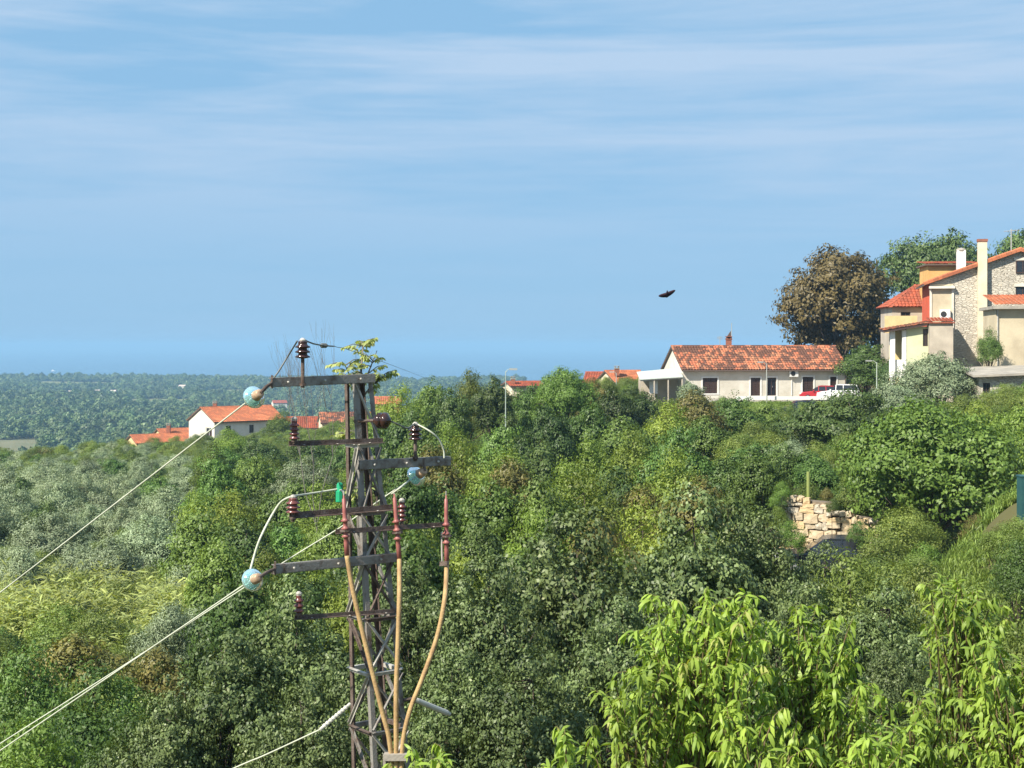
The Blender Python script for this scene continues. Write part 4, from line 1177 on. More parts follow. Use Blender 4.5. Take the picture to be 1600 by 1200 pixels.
# ------------------------------------------------------------------ cars
def car(label, u, d, deg, paint, suv=False, z=None):
    a, b = frame(deg)                           # a = forward, b = to its left
    x = ux(u, d); z = ground(x, d) if z is None else z
    c = Vector((x, d, z)); r = empty('parked_car', c, label, 'car', 'parked cars')
    P = lambda f, s, h: c + a * f + b * s + UP * h
    k = 1.12 if suv else 1.0
    prof = [(-2.05, 0.35), (-2.1, 0.75), (-1.95, 0.95), (-1.2, 0.98), (0.75, 0.95), (1.75, 0.82), (2.08, 0.62), (2.1, 0.35)]
    m = MB(); n = len(prof); pts = []
    for s in (-0.86, -0.80, 0.80, 0.86):
        for f, h in prof:
            pts.append(P(f * (1 if abs(s) > 0.83 else 1.0), s, h * k if h < 0.7 or abs(s) < 0.83 else h * k - 0.06))
    fs = [tuple(range(n)), tuple(range(4 * n - 1, 3 * n - 1, -1))]
    for j in range(3):
        fs += [(j * n + i, j * n + (i + 1) % n, (j + 1) * n + (i + 1) % n, (j + 1) * n + i) for i in range(n)]
    m.raw(pts, fs); m.build('body', paint, r)
    rear = -1.95 if suv else -1.55
    g = [(rear, 0.97 * k), (rear + 0.28, 1.42 * k), (0.25, 1.44 * k), (0.95, 0.96 * k)]
    m = MB(); pts = [P(f, s * (0.80 if h < 1.1 * k else 0.62), h) for s in (-1, 1) for f, h in g]
    m.raw(pts, [(0, 1, 2, 3), (7, 6, 5, 4), (0, 1, 5, 4), (2, 3, 7, 6)]); m.build('windows', M['pane'], r)
    m = MB(); m.raw([P(f, s * 0.64, h) for s in (-1, 1) for f, h in ((rear + 0.2, 1.40 * k), (rear + 0.5, 1.47 * k), (0.0, 1.48 * k), (0.33, 1.41 * k))],
                    [(0, 1, 2, 3), (7, 6, 5, 4), (0, 1, 5, 4), (1, 2, 6, 5), (2, 3, 7, 6), (3, 0, 4, 7)]); m.build('roof', paint, r)
    for s in (-1, 1):
        for f0, f1 in ((rear + 0.02, rear + 0.28), (0.27, 0.97), (-0.45, -0.42)):
            m = MB(); m.bar(P(f0, s * 0.805, 0.97 * k), P(f1 if f1 < 0.3 else 0.26, s * 0.635, 1.43 * k), 0.06, 0.05); m.build('pillar', paint, r)
        for f in (-1.3, 1.3):
            w = MB(); w.lathe(P(f, s * 0.66, 0.33), b * s, [(0, 0.24), (0.02, 0.32), (0.18, 0.33), (0.21, 0.26)], 16); t = w.build('wheel', M['tyre'], r)
            w = MB(); w.lathe(P(f, s * 0.86, 0.33), b * s, [(0, 0.21), (0.02, 0.19), (0.03, 0.06)], 12); w.build('rim', M['rim'], t)
        m = MB(); m.obox(P(2.0, s * 0.6, 0.68 * k), a * 0.07, b * 0.17, UP * 0.08); m.build('headlight', M['lens'], r)
        m = MB(); m.obox(P(-2.04, s * 0.66, 0.80 * k), a * 0.05, b * 0.12, UP * 0.1); m.build('tail_light', M['car_red'], r)
        m = MB(); m.obox(P(0.75, s * 0.95, 1.0 * k), a * 0.07, b * 0.09, UP * 0.07); m.build('mirror', paint, r)
    return r
car('red car parked below the white house, beside the pale one', 1283, 144.5, 170, M['car_red'], z=zp)
car('pale grey-white car with dark roof parked at the right end of the white house', 1312, 143, 160, M['car_white'], True, z=zp)
car('navy car on the road under the grass bank', 1247, 127.5, 178, M['car_blue'], z=53.76)
car('white car half hidden behind the round green tree', 1306, 79, 168, M['car_white'], z=52.85)
car('dark car with blue-grey windscreen in front of the rubble wall', 1297, 56.5, 168, M['car_dark'], z=51.2)

# ------------------------------------------------------------------ posts and lamps
def street_lamp(label, u, vtop, vbot, d, mat, arm=0.7, side=-1, r=0.055, group='street lamps'):
    x = ux(u, d); zt = zv(vtop, d); zb = min(zv(vbot, d), zt - 1)
    o = empty('street_lamp', (x, d, zb), label, 'lamp post', group)
    m = MB(); m.tube([(x, d, zb), (x, d, zb + (zt - zb) * 0.5), (x, d, zt)], [r * 1.3, r, r * 0.75], 8); m.build('pole', mat, o)
    m = MB(); m.tube([(x, d, zt - 0.1), (x + side * arm * 0.5, d, zt + 0.12), (x + side * arm, d, zt + 0.14)], [r * 0.7, r * 0.6, r * 0.5], 6); m.build('arm', mat, o)
    m = MB(); m.obox((x + side * (arm + 0.2), d, zt + 0.13), (0.26, 0, 0), (0, 0.1, 0), (0, 0, 0.06)); m.build('lamp_head', M['lamp_grey'], o)
    return o
street_lamp('pale grey lamp post in front of the white house', 1198, 568, 640, 138, M['lamp_grey'], 0.4)
street_lamp('thin green lamp post right of the parked cars', 1370, 566, 630, 128, M['pole_green'], 0.5)
street_lamp('pale green lamp post with wire head above the middle trees', 790, 580, 690, 96, M['pole_green'], 0.3, 1, 0.034)
street_lamp('short grey lamp post beside the cream house', 963, 583, 640, 165, M['lamp_grey'], 0.3)
m_ = MB(); x = ux(1263, 64); m_.tube([(x, 64, 53.0), (x, 64, zv(737, 64))], 0.075, 8); o = m_.build('marker_post', M['post_lime'])
tag(o, 'lime-coloured post standing behind the rubble wall', 'post')
m_ = MB(); p = at(1588, 790, 40); zg = ground(p.x, p.y)
m_.obox((p.x + 0.25, p.y, (zv(750, 40) + zg) / 2), (0.17, 0, 0), (0, 0.2, 0), (0, 0, (zv(750, 40) - zg) / 2 + 0.1)); m_.obox((p.x + 0.25, p.y, zv(750, 40) + 0.11), (0.19, 0, 0), (0, 0.22, 0), (0, 0, 0.02))
tag(m_.build('utility_cabinet', M['teal']), 'teal cabinet on the mound cut by the right edge', 'cabinet')

# ------------------------------------------------------------------ rubble wall, stone by stone
sw = empty('rubble_wall', at(1280, 850, 60), 'pale dry rubble retaining wall above the dark car', 'wall')
def stone_mesh(seed):
    r = random.Random(seed)
    g = 3; pts = {}; fs = []
    def P(i, j, k):
        key = (i, j, k)
        if key not in pts:
            v = Vector((i - 1, j - 1, k - 1)); s = v.length
            v = v * (1 - 0.17 * (s - 1)) * (1 + r.uniform(-.14, .14))
            pts[key] = (len(pts), tuple(v * 0.5))
        return pts[key][0]
    for ax in range(3):
        for sd in (0, 2):
            for i in range(2):
                for j in range(2):
                    q = []
                    for di, dj in ((0, 0), (1, 0), (1, 1), (0, 1)):
                        c = [0, 0, 0]; c[ax] = sd; c[(ax + 1) % 3] = i + di; c[(ax + 2) % 3] = j + dj
                        q.append(P(*c))
                    fs.append(tuple(q))
    me = bpy.data.meshes.new('stone'); me.from_pydata([p[1] for p in sorted(pts.values())], [], fs)
    a = me.attributes.new('rnd', 'FLOAT', 'FACE'); rr = r.random(); a.data.foreach_set('value', [rr] * len(fs))
    me.materials.append(M['stone']); me.update(); return me
stones = [stone_mesh(k) for k in range(9)]
def rubble(p0, p1, ztop0, ztop1, zbot):
    p0, p1 = Vector(p0), Vector(p1); s = (p1 - p0); s.z = 0; Lw = s.length; s.normalize(); n = Vector((s.y, -s.x, 0))
    m = MB(); q = [p0 - n * 0.05, p1 - n * 0.05, p1 - n * 0.6, p0 - n * 0.6]
    bot = [Vector((p.x, p.y, zbot)) for p in q]; top = [Vector((q[i].x, q[i].y, (ztop0, ztop1, ztop1, ztop0)[i] - 0.08)) for i in range(4)]
    m.raw(bot + top, [(0, 1, 2, 3), (4, 5, 6, 7), (0, 1, 5, 4), (1, 2, 6, 5), (2, 3, 7, 6), (3, 0, 4, 7)]); m.build('wall_core', M['mortar'], sw)
    z = zbot
    while z < max(ztop0, ztop1) - 0.05:
        h = rnd.uniform(0.16, 0.34); x = rnd.uniform(-0.2, 0)
        while x < Lw:
            w = rnd.uniform(0.18, 0.62); f = min(max((x + w / 2) / Lw, 0), 1)
            if z + h * 0.6 < ztop0 + (ztop1 - ztop0) * f:
                o = link_mesh('stone', stones[rnd.randrange(9)], sw)
                c = p0 + s * (x + w / 2) + n * rnd.uniform(0.0, 0.07); c.z = z + h / 2 + rnd.uniform(-.05, .05)
                o.location = c - sw.location
                o.rotation_euler = (rnd.uniform(-.12, .12), rnd.uniform(-.22, .22), math.atan2(s.y, s.x) + rnd.uniform(-.08, .08))
                o.scale = (w * rnd.uniform(0.9, 1.08), 0.36, h * rnd.uniform(0.85, 1.2))
            x += w
        z += h
rubble(at(1212, 800, 61), at(1301, 800, 60), zv(780, 60), zv(783, 60), 51.5)
rubble(at(1294, 800, 59.4), at(1368, 800, 58.6), zv(799, 59), zv(808, 59), 51.5)

# ------------------------------------------------------------------ the pylon
e1, e2 = Vector((0.8, 0.6, 0)), Vector((-0.6, 0.8, 0))
DP = 16.5
zT, zB = zv(592, DP), 50.0
def axis(z):                                    # the mast leans a little to the left
    t = (zT - z) / (zv(592, DP) - zv(1180, DP))
    return Vector((ux(560, DP) + (ux(594, DP) - ux(560, DP)) * t, DP, z))
def wid(z):
    t = (zT - z) / (zv(592, DP) - zv(1180, DP)); return 0.228 + (0.467 - 0.228) * t
def leg(i, z):                                  # 0 near, 1 right, 2 far, 3 left
    sx, sy = ((-1, -1), (1, -1), (1, 1), (-1, 1))[i]; w = wid(z) / 2
    return axis(z) + e1 * sx * w + e2 * sy * w
zB = gu(590, DP)
py = empty('power_pylon', axis(zB), 'rusty lattice steel power pylon with side arms and insulators', 'pylon')
for i in range(4):
    m_ = MB(); sx, sy = ((1, 1), (-1, 1), (-1, -1), (1, -1))[i]
    a0, a1 = leg(i, zB - 0.3), leg(i, zT + 0.02)
    u1, u2 = e1 * sx, e2 * sy
    pr = 0.056; t = 0.008; pts = []
    for p in (a0, a1):
        pts += [p, p + u1 * pr, p + u1 * pr + u2 * t, p + u1 * t + u2 * t, p + u1 * t + u2 * pr, p + u2 * pr]
    m_.raw(pts, [tuple(range(6)), tuple(range(11, 5, -1))] + [(k, (k + 1) % 6, (k + 1) % 6 + 6, k + 6) for k in range(6)])
    m_.build('leg', M['steel'] if i in (0, 1) else M['steel_rust'], py)
lev = [594, 692, 797, 872, 960, 1043, 1133, 1230, 1340, 1460, 1600, 1760]
zl = [zv(v, DP) for v in lev]
zl = [z for z in zl if z > zB] + [zB + 0.02]
bm_ = [M['galv'], M['steel'], M['galv'], M['steel_rust']]
for k in range(len(zl) - 1):
    z1, z0 = zl[k], zl[k + 1]
    for i in range(4):
        j = (i + 1) % 4
        nrm = ((leg(i, z0) + leg(j, z0)) / 2 - axis(z0)).normalized()
        for (p, q) in ((leg(i, z0 + 0.03), leg(j, z1 - 0.04)), (leg(j, z0 + 0.03), leg(i, z1 - 0.04))):
            first = p == leg(i, z0 + 0.03)
            if k == 0 and (i != 0 or first): continue
            if i != 0 and first == bool((k + i) % 2): continue
            off = nrm * (0.012 if first else -0.012)
            m_ = MB(); m_.angle(p + off, q + off, 0.032, nrm, 0.006); m_.build('brace', bm_[(i + k) % 4 if i in (0, 3) else 1], py)
        m_ = MB(); m_.angle(leg(i, z0) - nrm * 0.004, leg(j, z0) - nrm * 0.004, 0.045, nrm, 0.007); m_.build('strut', bm_[(i * 2 + k) % 4], py)

def facepoint(u, v, off=0.05):
    """where the sight line of a pixel meets the vertical plane of the mast's near arm face"""
    dr = at(u, v, 1.0) - Vector((0, 0, CZ))
    z = zv(v, DP)
    p0 = axis(z) - e2 * (wid(z) / 2 + off)
    t = (p0 - Vector((0, 0, CZ))).dot(e2) / dr.dot(e2)
    return Vector((0, 0, CZ)) + dr * t

def arm(u0, v0, u1, v1, h, mat, kind='channel', off=0.05, name='cross_arm', ends=True):
    p, q = facepoint(u0, v0, off), facepoint(u1, v1, off)
    m = MB()
    if kind == 'channel': m.channel(p, q, -0.055, h)
    else: m.angle(p, q, h, (0, 0, 1), 0.008)
    o = m.build(name, mat, py)
    if ends:
        bl = MB()
        for z in (0.15, 0.5, 0.85):
            c = p.lerp(q, z); bl.lathe(c - e2 * 0.012, -e2, [(0, 0.014), (0.014, 0.014), (0.02, 0.007)], 6)
        bl.build('bolt', M['galv'], o)
    return p, q, o

arm(424, 598, 586, 591, 0.10, M['steel'])
arm(451, 697, 598, 692, 0.055, M['steel_rust'], 'angle')
arm(562, 727, 704, 720, 0.105, M['steel'])
arm(452, 810, 612, 797, 0.065, M['steel_rust'], 'angle')
arm(524, 834, 702, 822, 0.05, M['steel_rust'], 'angle', 0.10)
arm(428, 890, 622, 871, 0.10, M['steel'])
arm(460, 968, 626, 957, 0.045, M['steel_rust'], 'angle')
# top plate and the short hanger beside it
m_ = MB(); m_.obox(axis(zT + 0.03), e1 * 0.13, e2 * 0.13, UP * 0.012); m_.build('top_plate', M['steel'], py)

def pin_insulator(u, vb, vt, mat, n=3, r=0.085, pin=None, name='pin_insulator'):
    """ribbed porcelain body from row vb up to vt; the steel pin runs from row pin to vb"""
    p = facepoint(u, vb, 0.08); z1 = zv(vt, p.y); H = z1 - p.z
    pr = [(0, r * 0.45), (0.02 * H, r * 0.55)]
    for k in range(n):
        h0 = H * (0.02 + 0.86 * k / n); h1 = H * (0.02 + 0.86 * (k + 1) / n)
        pr += [(h0 + (h1 - h0) * 0.12, r * 0.95), (h0 + (h1 - h0) * 0.30, r), (h0 + (h1 - h0) * 0.62, r * 0.62), (h1, r * 0.55)]
    pr += [(H * 0.93, r * 0.62), (H, r * 0.5), (H * 1.01, r * 0.1)]
    m = MB(); m.lathe(p, UP, pr, 16); o = m.build(name, mat, py, True)
    if pin:
        m = MB(); m.tube([(p.x, p.y, zv(pin, p.y)), (p.x, p.y, p.z + 0.03)], 0.02, 8)
        m.lathe((p.x, p.y, zv(pin, p.y) + 0.02), UP, [(0, 0.035), (0.03, 0.035)], 6); m.build('pin', M['steel_rust'], o)
    cl = MB(); cl.lathe((p.x, p.y, z1 - 0.01), UP, [(0, 0.03), (0.025, 0.035), (0.045, 0.015)], 8); cl.build('wire_clamp', M['galv'], o)
    return Vector((p.x, p.y, z1 + 0.02))
top_pin = pin_insulator(473, 560, 533, M['porcelain'], 3, 0.085, 606)
pin_ul = pin_insulator(460, 687, 656, M['porcelain_red'], 4, 0.055, 693)
pin_r = pin_insulator(649, 688, 664, M['porcelain'], 3, 0.08, 720)
pin_l = pin_insulator(458, 802, 778, M['porcelain_red'], 3, 0.078, 815)
pin_ll = pin_insulator(467, 957, 929, M['porcelain_red'], 3, 0.052, 965)
pin_rr = pin_insulator(628, 815, 783, M['porcelain_red'], 4, 0.05, 828)

def disc_insulator(c, axis_, label=None):
    """cap-and-pin glass disc: c is the centre of the disc, axis_ points from the cap to the wire"""
    ax = Vector(axis_).normalized(); c = Vector(c)
    m = MB(); m.lathe(c, ax, [(-0.045, 0.05), (-0.035, 0.075), (-0.005, 0.108), (0.018, 0.122), (0.032, 0.119), (0.022, 0.100), (0.018, 0.09), (0.034, 0.082), (0.016, 0.06), (0.03, 0.03)], 22)
    o = m.build('disc_insulator', M['glass_blue'], py, True)
    m = MB(); m.lathe(c - ax * 0.145, ax, [(0, 0.028), (0.012, 0.047), (0.07, 0.054), (0.105, 0.058), (0.112, 0.04)], 14); m.build('cap', M['ceramic_cap'], o, True)
    m = MB(); m.lathe(c, ax, [(0.01, 0.016), (0.10, 0.016), (0.11, 0.024), (0.15, 0.02)], 8); m.build('pin', M['galv'], o)
    return c - ax * 0.145, c + ax * 0.15

# three conductors that pass to the left of the viewer
def wire(name, label, pts, r, mat, group='conductors of the power line'):
    m = MB(); P = [Vector(p) for p in pts]; Q = []
    for k in range(len(P) - 1):                 # smooth run through the points
        p0, p1, p2, p3 = P[max(k - 1, 0)], P[k], P[k + 1], P[min(k + 2, len(P) - 1)]
        for s in range(8):
            t = s / 8
            Q.append(0.5 * ((2 * p1) + (p2 - p0) * t + (2 * p0 - 5 * p1 + 4 * p2 - p3) * t * t + (3 * p1 - p0 - 3 * p2 + p3) * t ** 3))
    Q.append(P[-1])
    m.tube(Q, r, 7)
    o = m.build(name, mat, None, True)
    return tag(o, label, 'wire', group)
def part_wire(pts, r, mat, name='jumper_wire', n=7):
    m = MB(); P = [Vector(p) for p in pts]; Q = []
    for k in range(len(P) - 1):
        p0, p1, p2, p3 = P[max(k - 1, 0)], P[k], P[k + 1], P[min(k + 2, len(P) - 1)]
        for s in range(8):
            t = s / 8
            Q.append(0.5 * ((2 * p1) + (p2 - p0) * t + (2 * p0 - 5 * p1 + 4 * p2 - p3) * t * t + (3 * p1 - p0 - 3 * p2 + p3) * t ** 3))
    Q.append(P[-1]); m.tube(Q, r, n)
    return m.build(name, mat, py, True)

cA = facepoint(398, 620, 0.05); cB = facepoint(396, 906, 0.05)
zR = zv(742, DP)
cC = facepoint(652, 743, -0.05)
tA, tB = at(0, 926, 19.0), at(0, 1173, 19.0)
capA, wA = disc_insulator(cA, (tA - cA).normalized() + Vector((0.0, 0.35, 0.1)))
capB, wB = disc_insulator(cB, (tB - cB).normalized() + Vector((0.0, 0.35, 0.1)))
capC, wC = disc_insulator(cC, Vector((-0.62, 0.62, -0.42)))
endA, endB = facepoint(425, 598), facepoint(430, 889)
for cp_, en in ((capA, endA), (capB, endB), (capC, facepoint(662, 728))):
    m_ = MB(); m_.tube([en, (en + cp_) / 2 + Vector((0, 0, 0.01)), cp_], [0.016, 0.02, 0.018], 8); m_.build('shackle', M['steel_rust'], py)
    m_ = MB(); m_.bar(en + Vector((0, 0, -0.06)), en + Vector((0, 0, 0.08)), 0.03, 0.02, (1, 0, 0)); m_.build('eye_bolt', M['steel_rust'], py)
ext = lambda p, q, s: q + (q - p) * s
sagA = (wA + tA) / 2 + Vector((0, 0, -0.08))
wire('power_line', 'upper bright conductor running from the top glass insulator to the left edge', [wA, wA.lerp(tA, 0.5), tA, ext(wA, tA, 0.5), ext(wA, tA, 0.9) + UP * 0.25, Vector((-30, 38, 52.4))], 0.0088, M['wire'])
wire('power_line', 'thicker lower conductor running from the lower left glass insulator to the bottom left', [wB, wB.lerp(tB, 0.5), tB, ext(wB, tB, 0.4), ext(wB, tB, 0.7) + UP * 0.3, Vector((-30, 38, 51.6))], 0.0088, M['wire'])
tC = at(0, 1162, 19.3)
wire('power_line', 'conductor passing behind the pylon from its right glass insulator to the lower left', [wC, at(600, 777, 17.1), at(535, 822, 17.2), at(430, 887, 17.5), at(215, 1026, 18.4), tC, ext(at(215, 1026, 18.4), tC, 0.8), ext(at(215, 1026, 18.4), tC, 1.4) + UP * 0.3, Vector((-31, 38, 51.8))], 0.0078, M['wire'])
# lowest stay line with its long pale insulator, and the matching rod on the other side
pz0, pz1 = at(547, 1100, 16.3), at(500, 1140, 16.0)
m_ = MB(); dv = (pz1 - pz0).normalized(); Ls = (pz1 - pz0).length
m_.lathe(pz0, dv, [(0, 0.02)] + [(Ls * (0.1 + 0.8 * k / 16), (0.018, 0.027)[k % 2]) for k in range(17)] + [(Ls, 0.018)], 10); m_.build('rod_insulator', M['white_poly'], py)
tD = at(330, 1216, 17.2)
wire('stay_wire', 'lowest pale wire leaving the pylon foot towards the bottom left', [pz1, pz1.lerp(tD, 0.5) + UP * -0.01, tD, ext(pz1, tD, 3.0)], 0.0085, M['wire'], 'conductors of the power line')
q0, q1 = at(646, 1092, 16.5), at(703, 1116, 16.9)
m_ = MB(); dv = (q1 - q0).normalized(); Ls = (q1 - q0).length; m_.lathe(q0, dv, [(0, 0.018), (Ls * 0.1, 0.03), (Ls * 0.9, 0.034), (Ls, 0.02)], 10); m_.build('rod_insulator', M['white_poly'], py)
m_ = MB(); m_.tube([leg(1, zv(1092, 16.5)), q0], 0.02, 8); m_.build('bracket', M['steel_rust'], py)

# jumpers
part_wire([wA, at(410, 612, 16.1), at(432, 585, 16.15), at(452, 553, 16.2), top_pin + Vector((-0.06, 0, -0.02))], 0.009, M['wire_dark'])
part_wire([top_pin, at(490, 537, 16.5), at(508, 540, 17.2), at(522, 541, 17.8)], 0.009, M['wire_dark'])
m_ = MB(); m_.lathe(at(506, 540, 17.1), (1, 0.6, 0), [(-0.05, 0.01), (-0.03, 0.028), (0.03, 0.028), (0.05, 0.01)], 8); m_.build('splice', M['wire_dark'], py)
wire('far_wire', 'thin wire leaving the top insulator behind the feathery tree', [at(522, 541, 17.8), at(600, 566, 30), at(700, 604, 90)], 0.004, M['wire_dark'], 'thin far wires')
part_wire([wB, at(394, 880, 16.0), at(408, 838, 16.05), at(436, 788, 16.15), pin_l], 0.013, M['wire'])
part_wire([pin_l, at(480, 772, 16.3), at(530, 764, 16.6)], 0.011, M['wire'])
m_ = MB(); p = at(531, 766, 16.6); m_.lathe(p + Vector((0, 0, -0.13)), UP, [(0, 0.05), (0.12, 0.055), (0.13, 0.04), (0.2, 0.035), (0.22, 0.015)], 10); m_.build('clamp_cover', M['green_plastic'], py)
part_wire([pin_r, at(672, 674, 16.6), at(686, 687, 16.65), at(693, 703, 16.7), at(694, 716, 16.7)], 0.009, M['wire'])
# dark strain insulator on its rod
p0, p1 = at(553, 658, 16.35), at(588, 657, 16.3)
m_ = MB(); m_.tube([p0, p1], 0.018, 8); m_.build('strain_rod', M['steel_rust'], py)
m_ = MB(); m_.lathe(p1 - Vector((0.03, 0, 0)), Vector((1, -0.25, 0)), [(0, 0.03), (0.03, 0.055), (0.05, 0.085), (0.085, 0.092), (0.09, 0.075), (0.105, 0.075), (0.115, 0.092), (0.16, 0.085), (0.18, 0.05), (0.2, 0.02)], 18); m_.build('strain_insulator', M['porcelain'], py, True)
part_wire([p1 + Vector((0.15, -0.04, 0)), at(622, 663, 16.3), at(636, 669, 16.4), pin_r], 0.009, M['wire_dark'])
part_wire([wC, at(628, 760, 16.3), at(612, 772, 16.4)], 0.011, M['wire'])

# cable terminations and the cables that run down the mast
def termination(u, vt, vb, pts, lean=0):
    p = facepoint(u + lean, vb, 0.16); t = Vector(at(u, vt, p.y)); ax = (t - p); H = ax.length
    r = 0.021
    pr = [(0, r * 1.25), (H * 0.22, r * 1.25)]
    for k in range(3):
        h = H * (0.30 + 0.13 * k); pr += [(h, r * 1.15), (h + 0.012, r * 2.5), (h + 0.03, r * 1.3), (h + 0.04, r * 1.15)]
    pr += [(H * 0.72, r * 1.1), (H * 0.94, r), (H * 0.95, r * 0.5), (H, r * 0.4)]
    m = MB(); m.lathe(p, ax, pr, 12); o = m.build('cable_termination', M['termination'], py, True)
    b = MB(); b.lathe(p, ax, [(H * 0.40, r * 3.0), (H * 0.40 + 0.02, r * 3.0)], 8); b.build('mounting_collar', M['steel_rust'], o)
    l = MB(); l.lathe(t, ax, [(-0.01, 0.008), (0.05, 0.008)], 6); l.build('lug', M['galv'], o)
    m = MB(); P = [p] + [Vector(q) for q in pts]; Q = []
    for k in range(len(P) - 1):
        a, b_1, c, d = P[max(k - 1, 0)], P[k], P[k + 1], P[min(k + 2, len(P) - 1)]
        for s in range(6):
            t_ = s / 6; Q.append(0.5 * ((2 * b_1) + (c - a) * t_ + (2 * a - 5 * b_1 + 4 * c - d) * t_ ** 2 + (3 * b_1 - a - 3 * c + d) * t_ ** 3))
    Q.append(P[-1]); m.tube(Q, 0.0265, 10); m.build('power_cable', M['cable'], py, True)
C_ = lambda u, v, d=15.95: at(u, v, d)
termination(537, 774, 868, [C_(551, 920), C_(566, 985), C_(583, 1055), C_(598, 1115), C_(610, 1168), C_(612, 1260, 16.0), C_(612, 1500, 16.1)], 5)
termination(616, 772, 874, [C_(624, 930, 16.05), C_(622, 1000, 16.0), C_(619, 1080), C_(619, 1168), C_(619, 1260, 16.0), C_(619, 1500, 16.1)], 8)
termination(697, 774, 882, [C_(695, 935, 16.2), C_(683, 995, 16.1), C_(660, 1060, 16.0), C_(640, 1112), C_(629, 1168), C_(627, 1260, 16.0), C_(627, 1500, 16.1)], 1)
m_ = MB(); m_.obox(C_(619, 1182, 15.94), (0.13, 0, 0), (0, 0.05, 0), (0, 0, 0.035)); m_.obox(C_(601, 1215, 15.98), (0.015, 0, 0), (0, 0.05, 0), (0, 0, 0.25)); m_.build('cable_clamp', M['concrete'], py)
m_ = MB(); m_.tube([at(690, 832, 16.75), at(691, 880, 16.75)], 0.012, 6); m_.build('cable_stay', M['galv'], py)
m_ = MB(); m_.bar(at(688, 881, 16.7), at(700, 880, 16.6), 0.03, 0.05); m_.build('cable_bracket', M['steel_rust'], py)
part_wire([at(538, 772, 16.2), at(534, 766, 16.4), at(531, 766, 16.6)], 0.009, M['wire'])

# ------------------------------------------------------------------ bird and boat
bd = at(1042, 460, 60)
bx = Vector((0.95, 0.12, 0.33)).normalized(); by = Vector((-0.1, 0.62, -0.35)); by = (by - bx * by.dot(bx)).normalized(); bz = bx.cross(by)
m_ = MB()
NS = 33; ring = 14
for k in range(NS):                              # wings and back in one surface, tip to tip
    s = -1 + 2 * k / (NS - 1); ch = 0.20 * math.sqrt(max(0, 1 - s * s)) * (1 - 0.25 * abs(s)) + 0.004; th = 0.075 * math.sqrt(max(0, 1 - s * s)) + 0.003
    sweep = -0.09 * abs(s) ** 1.5; lift = 0.03 * abs(s) - 0.02
    for j in range(ring):
        a = 2 * math.pi * j / ring
        m_.v.append(tuple(bd + bx * s * 0.37 + by * (math.cos(a) * ch * 0.75 + sweep) + bz * (math.sin(a) * th + lift)))
for k in range(NS - 1):
    for j in range(ring):
        m_.f.append((k * ring + j, k * ring + (j + 1) % ring, (k + 1) * ring + (j + 1) % ring, (k + 1) * ring + j)); m_.r.append(0.5)
m_.tube([bd + by * t * 0.80 for t in (-0.36, -0.22, -0.10, 0.06, 0.17, 0.22, 0.27, 0.30)], [0.03, 0.03, 0.06, 0.085, 0.07, 0.06, 0.04, 0.008], 10)
bird = m_.build('bird', M['bird'], None, True); tag(bird, 'small dark bird gliding in the sky above the white house', 'bird')
bo = Vector((ux(83, 3450), 3450, 0)); bt = empty('boat', bo, 'tiny white boat on the sea near the left coast', 'boat')
m_ = MB(); m_.raw([bo + Vector(p) for p in ((-5, -1.5, 1.6), (4, -1.5, 1.6), (6.5, 0, 2.0), (4, 1.5, 1.6), (-5, 1.5, 1.6), (-4.5, -1, -0.3), (4, -0.8, -0.3), (5.5, 0, -0.3), (4, 0.8, -0.3), (-4.5, 1, -0.3))],
                  [(0, 1, 2, 3, 4), (9, 8, 7, 6, 5), (0, 1, 6, 5), (1, 2, 7, 6), (2, 3, 8, 7), (3, 4, 9, 8), (4, 0, 5, 9)]); m_.build('hull', M['white_paint'], bt)
m_ = MB(); m_.obox(bo + Vector((-0.5, 0, 2.5)), (2.2, 0, 0), (0, 1.1, 0), (0, 0, 0.9)); m_.build('cabin', M['white_paint'], bt)

# ------------------------------------------------------------------ trees near the houses
plant('chestnut', 'chestnut_tree', 1313, 399, 166, 196, 'large round brown-leaved tree behind the white house', var=0, rot=0.6)
plant('pine', 'umbrella_pine', 1464, 371, 172, 200, 'dome-crowned green pine rising behind the old house roofs', rot=1.0)
plant('pine', 'umbrella_pine', 1640, 352, 168, 170, 'dark pine crown at the upper right edge behind the antenna', rot=2.0)
plant('broad', 'broadleaf_tree', 1352, 535, 143, 92, 'dense dark green tree between the white house and the green annex', leaf='broad')
plant('broad_dark', 'broadleaf_tree', 1392, 560, 138, 60, 'small dark tree under the porch of the green annex')
plant('olive', 'olive_tree', 1462, 549, 106, 160, 'big grey-green olive tree below the plaster block', var=1)
plant('olive', 'olive_tree', 1398, 600, 98, 100, 'dull grey-green bush in front of the thin green lamp post', var=2)
plant('locust', 'climbing_shrub', 1546, 512, 109, 46, 'climbing shrub against the stone house beside the drainpipe', 'shrub', leaf='broad')
plant('spreading', 'spreading_tree', 1318, 610, 82, 225, 'dark flat-branched spreading tree above the rubble wall', var=0, rot=0.4)
plant('spreading', 'spreading_tree', 1395, 605, 92, 150, 'duller spreading tree right behind the dark flat-branched one', rot=2.2, leaf='olive')
plant('fig', 'round_tree', 1442, 628, 59, 300, 'big bright green rounded tree right of the rubble wall', rot=0.3)
plant('fig', 'round_tree', 1600, 640, 64, 170, 'bright green tree at the right edge below the shed', rot=1.9, leaf='locust')
plant('locust', 'leafy_bush', 1575, 612, 92, 70, 'yellow-green bush against the stone shed wall', 'bush')
plant('locust', 'leafy_bush', 1520, 625, 85, 90, 'yellow-green bush between the olive and the shed', 'bush')
plant('broad', 'broadleaf_tree', 1590, 700, 72, 120, 'dark tree behind the teal cabinet', leaf='broad_dark')
plant('broad_dark', 'broadleaf_tree', 1222, 690, 70, 80, 'dark green tree left of the half-hidden white car')
plant('shrub', 'leafy_bush', 1345, 812, 55, 46, 'small bush hiding the right end of the rubble wall', 'bush', leaf='broad')
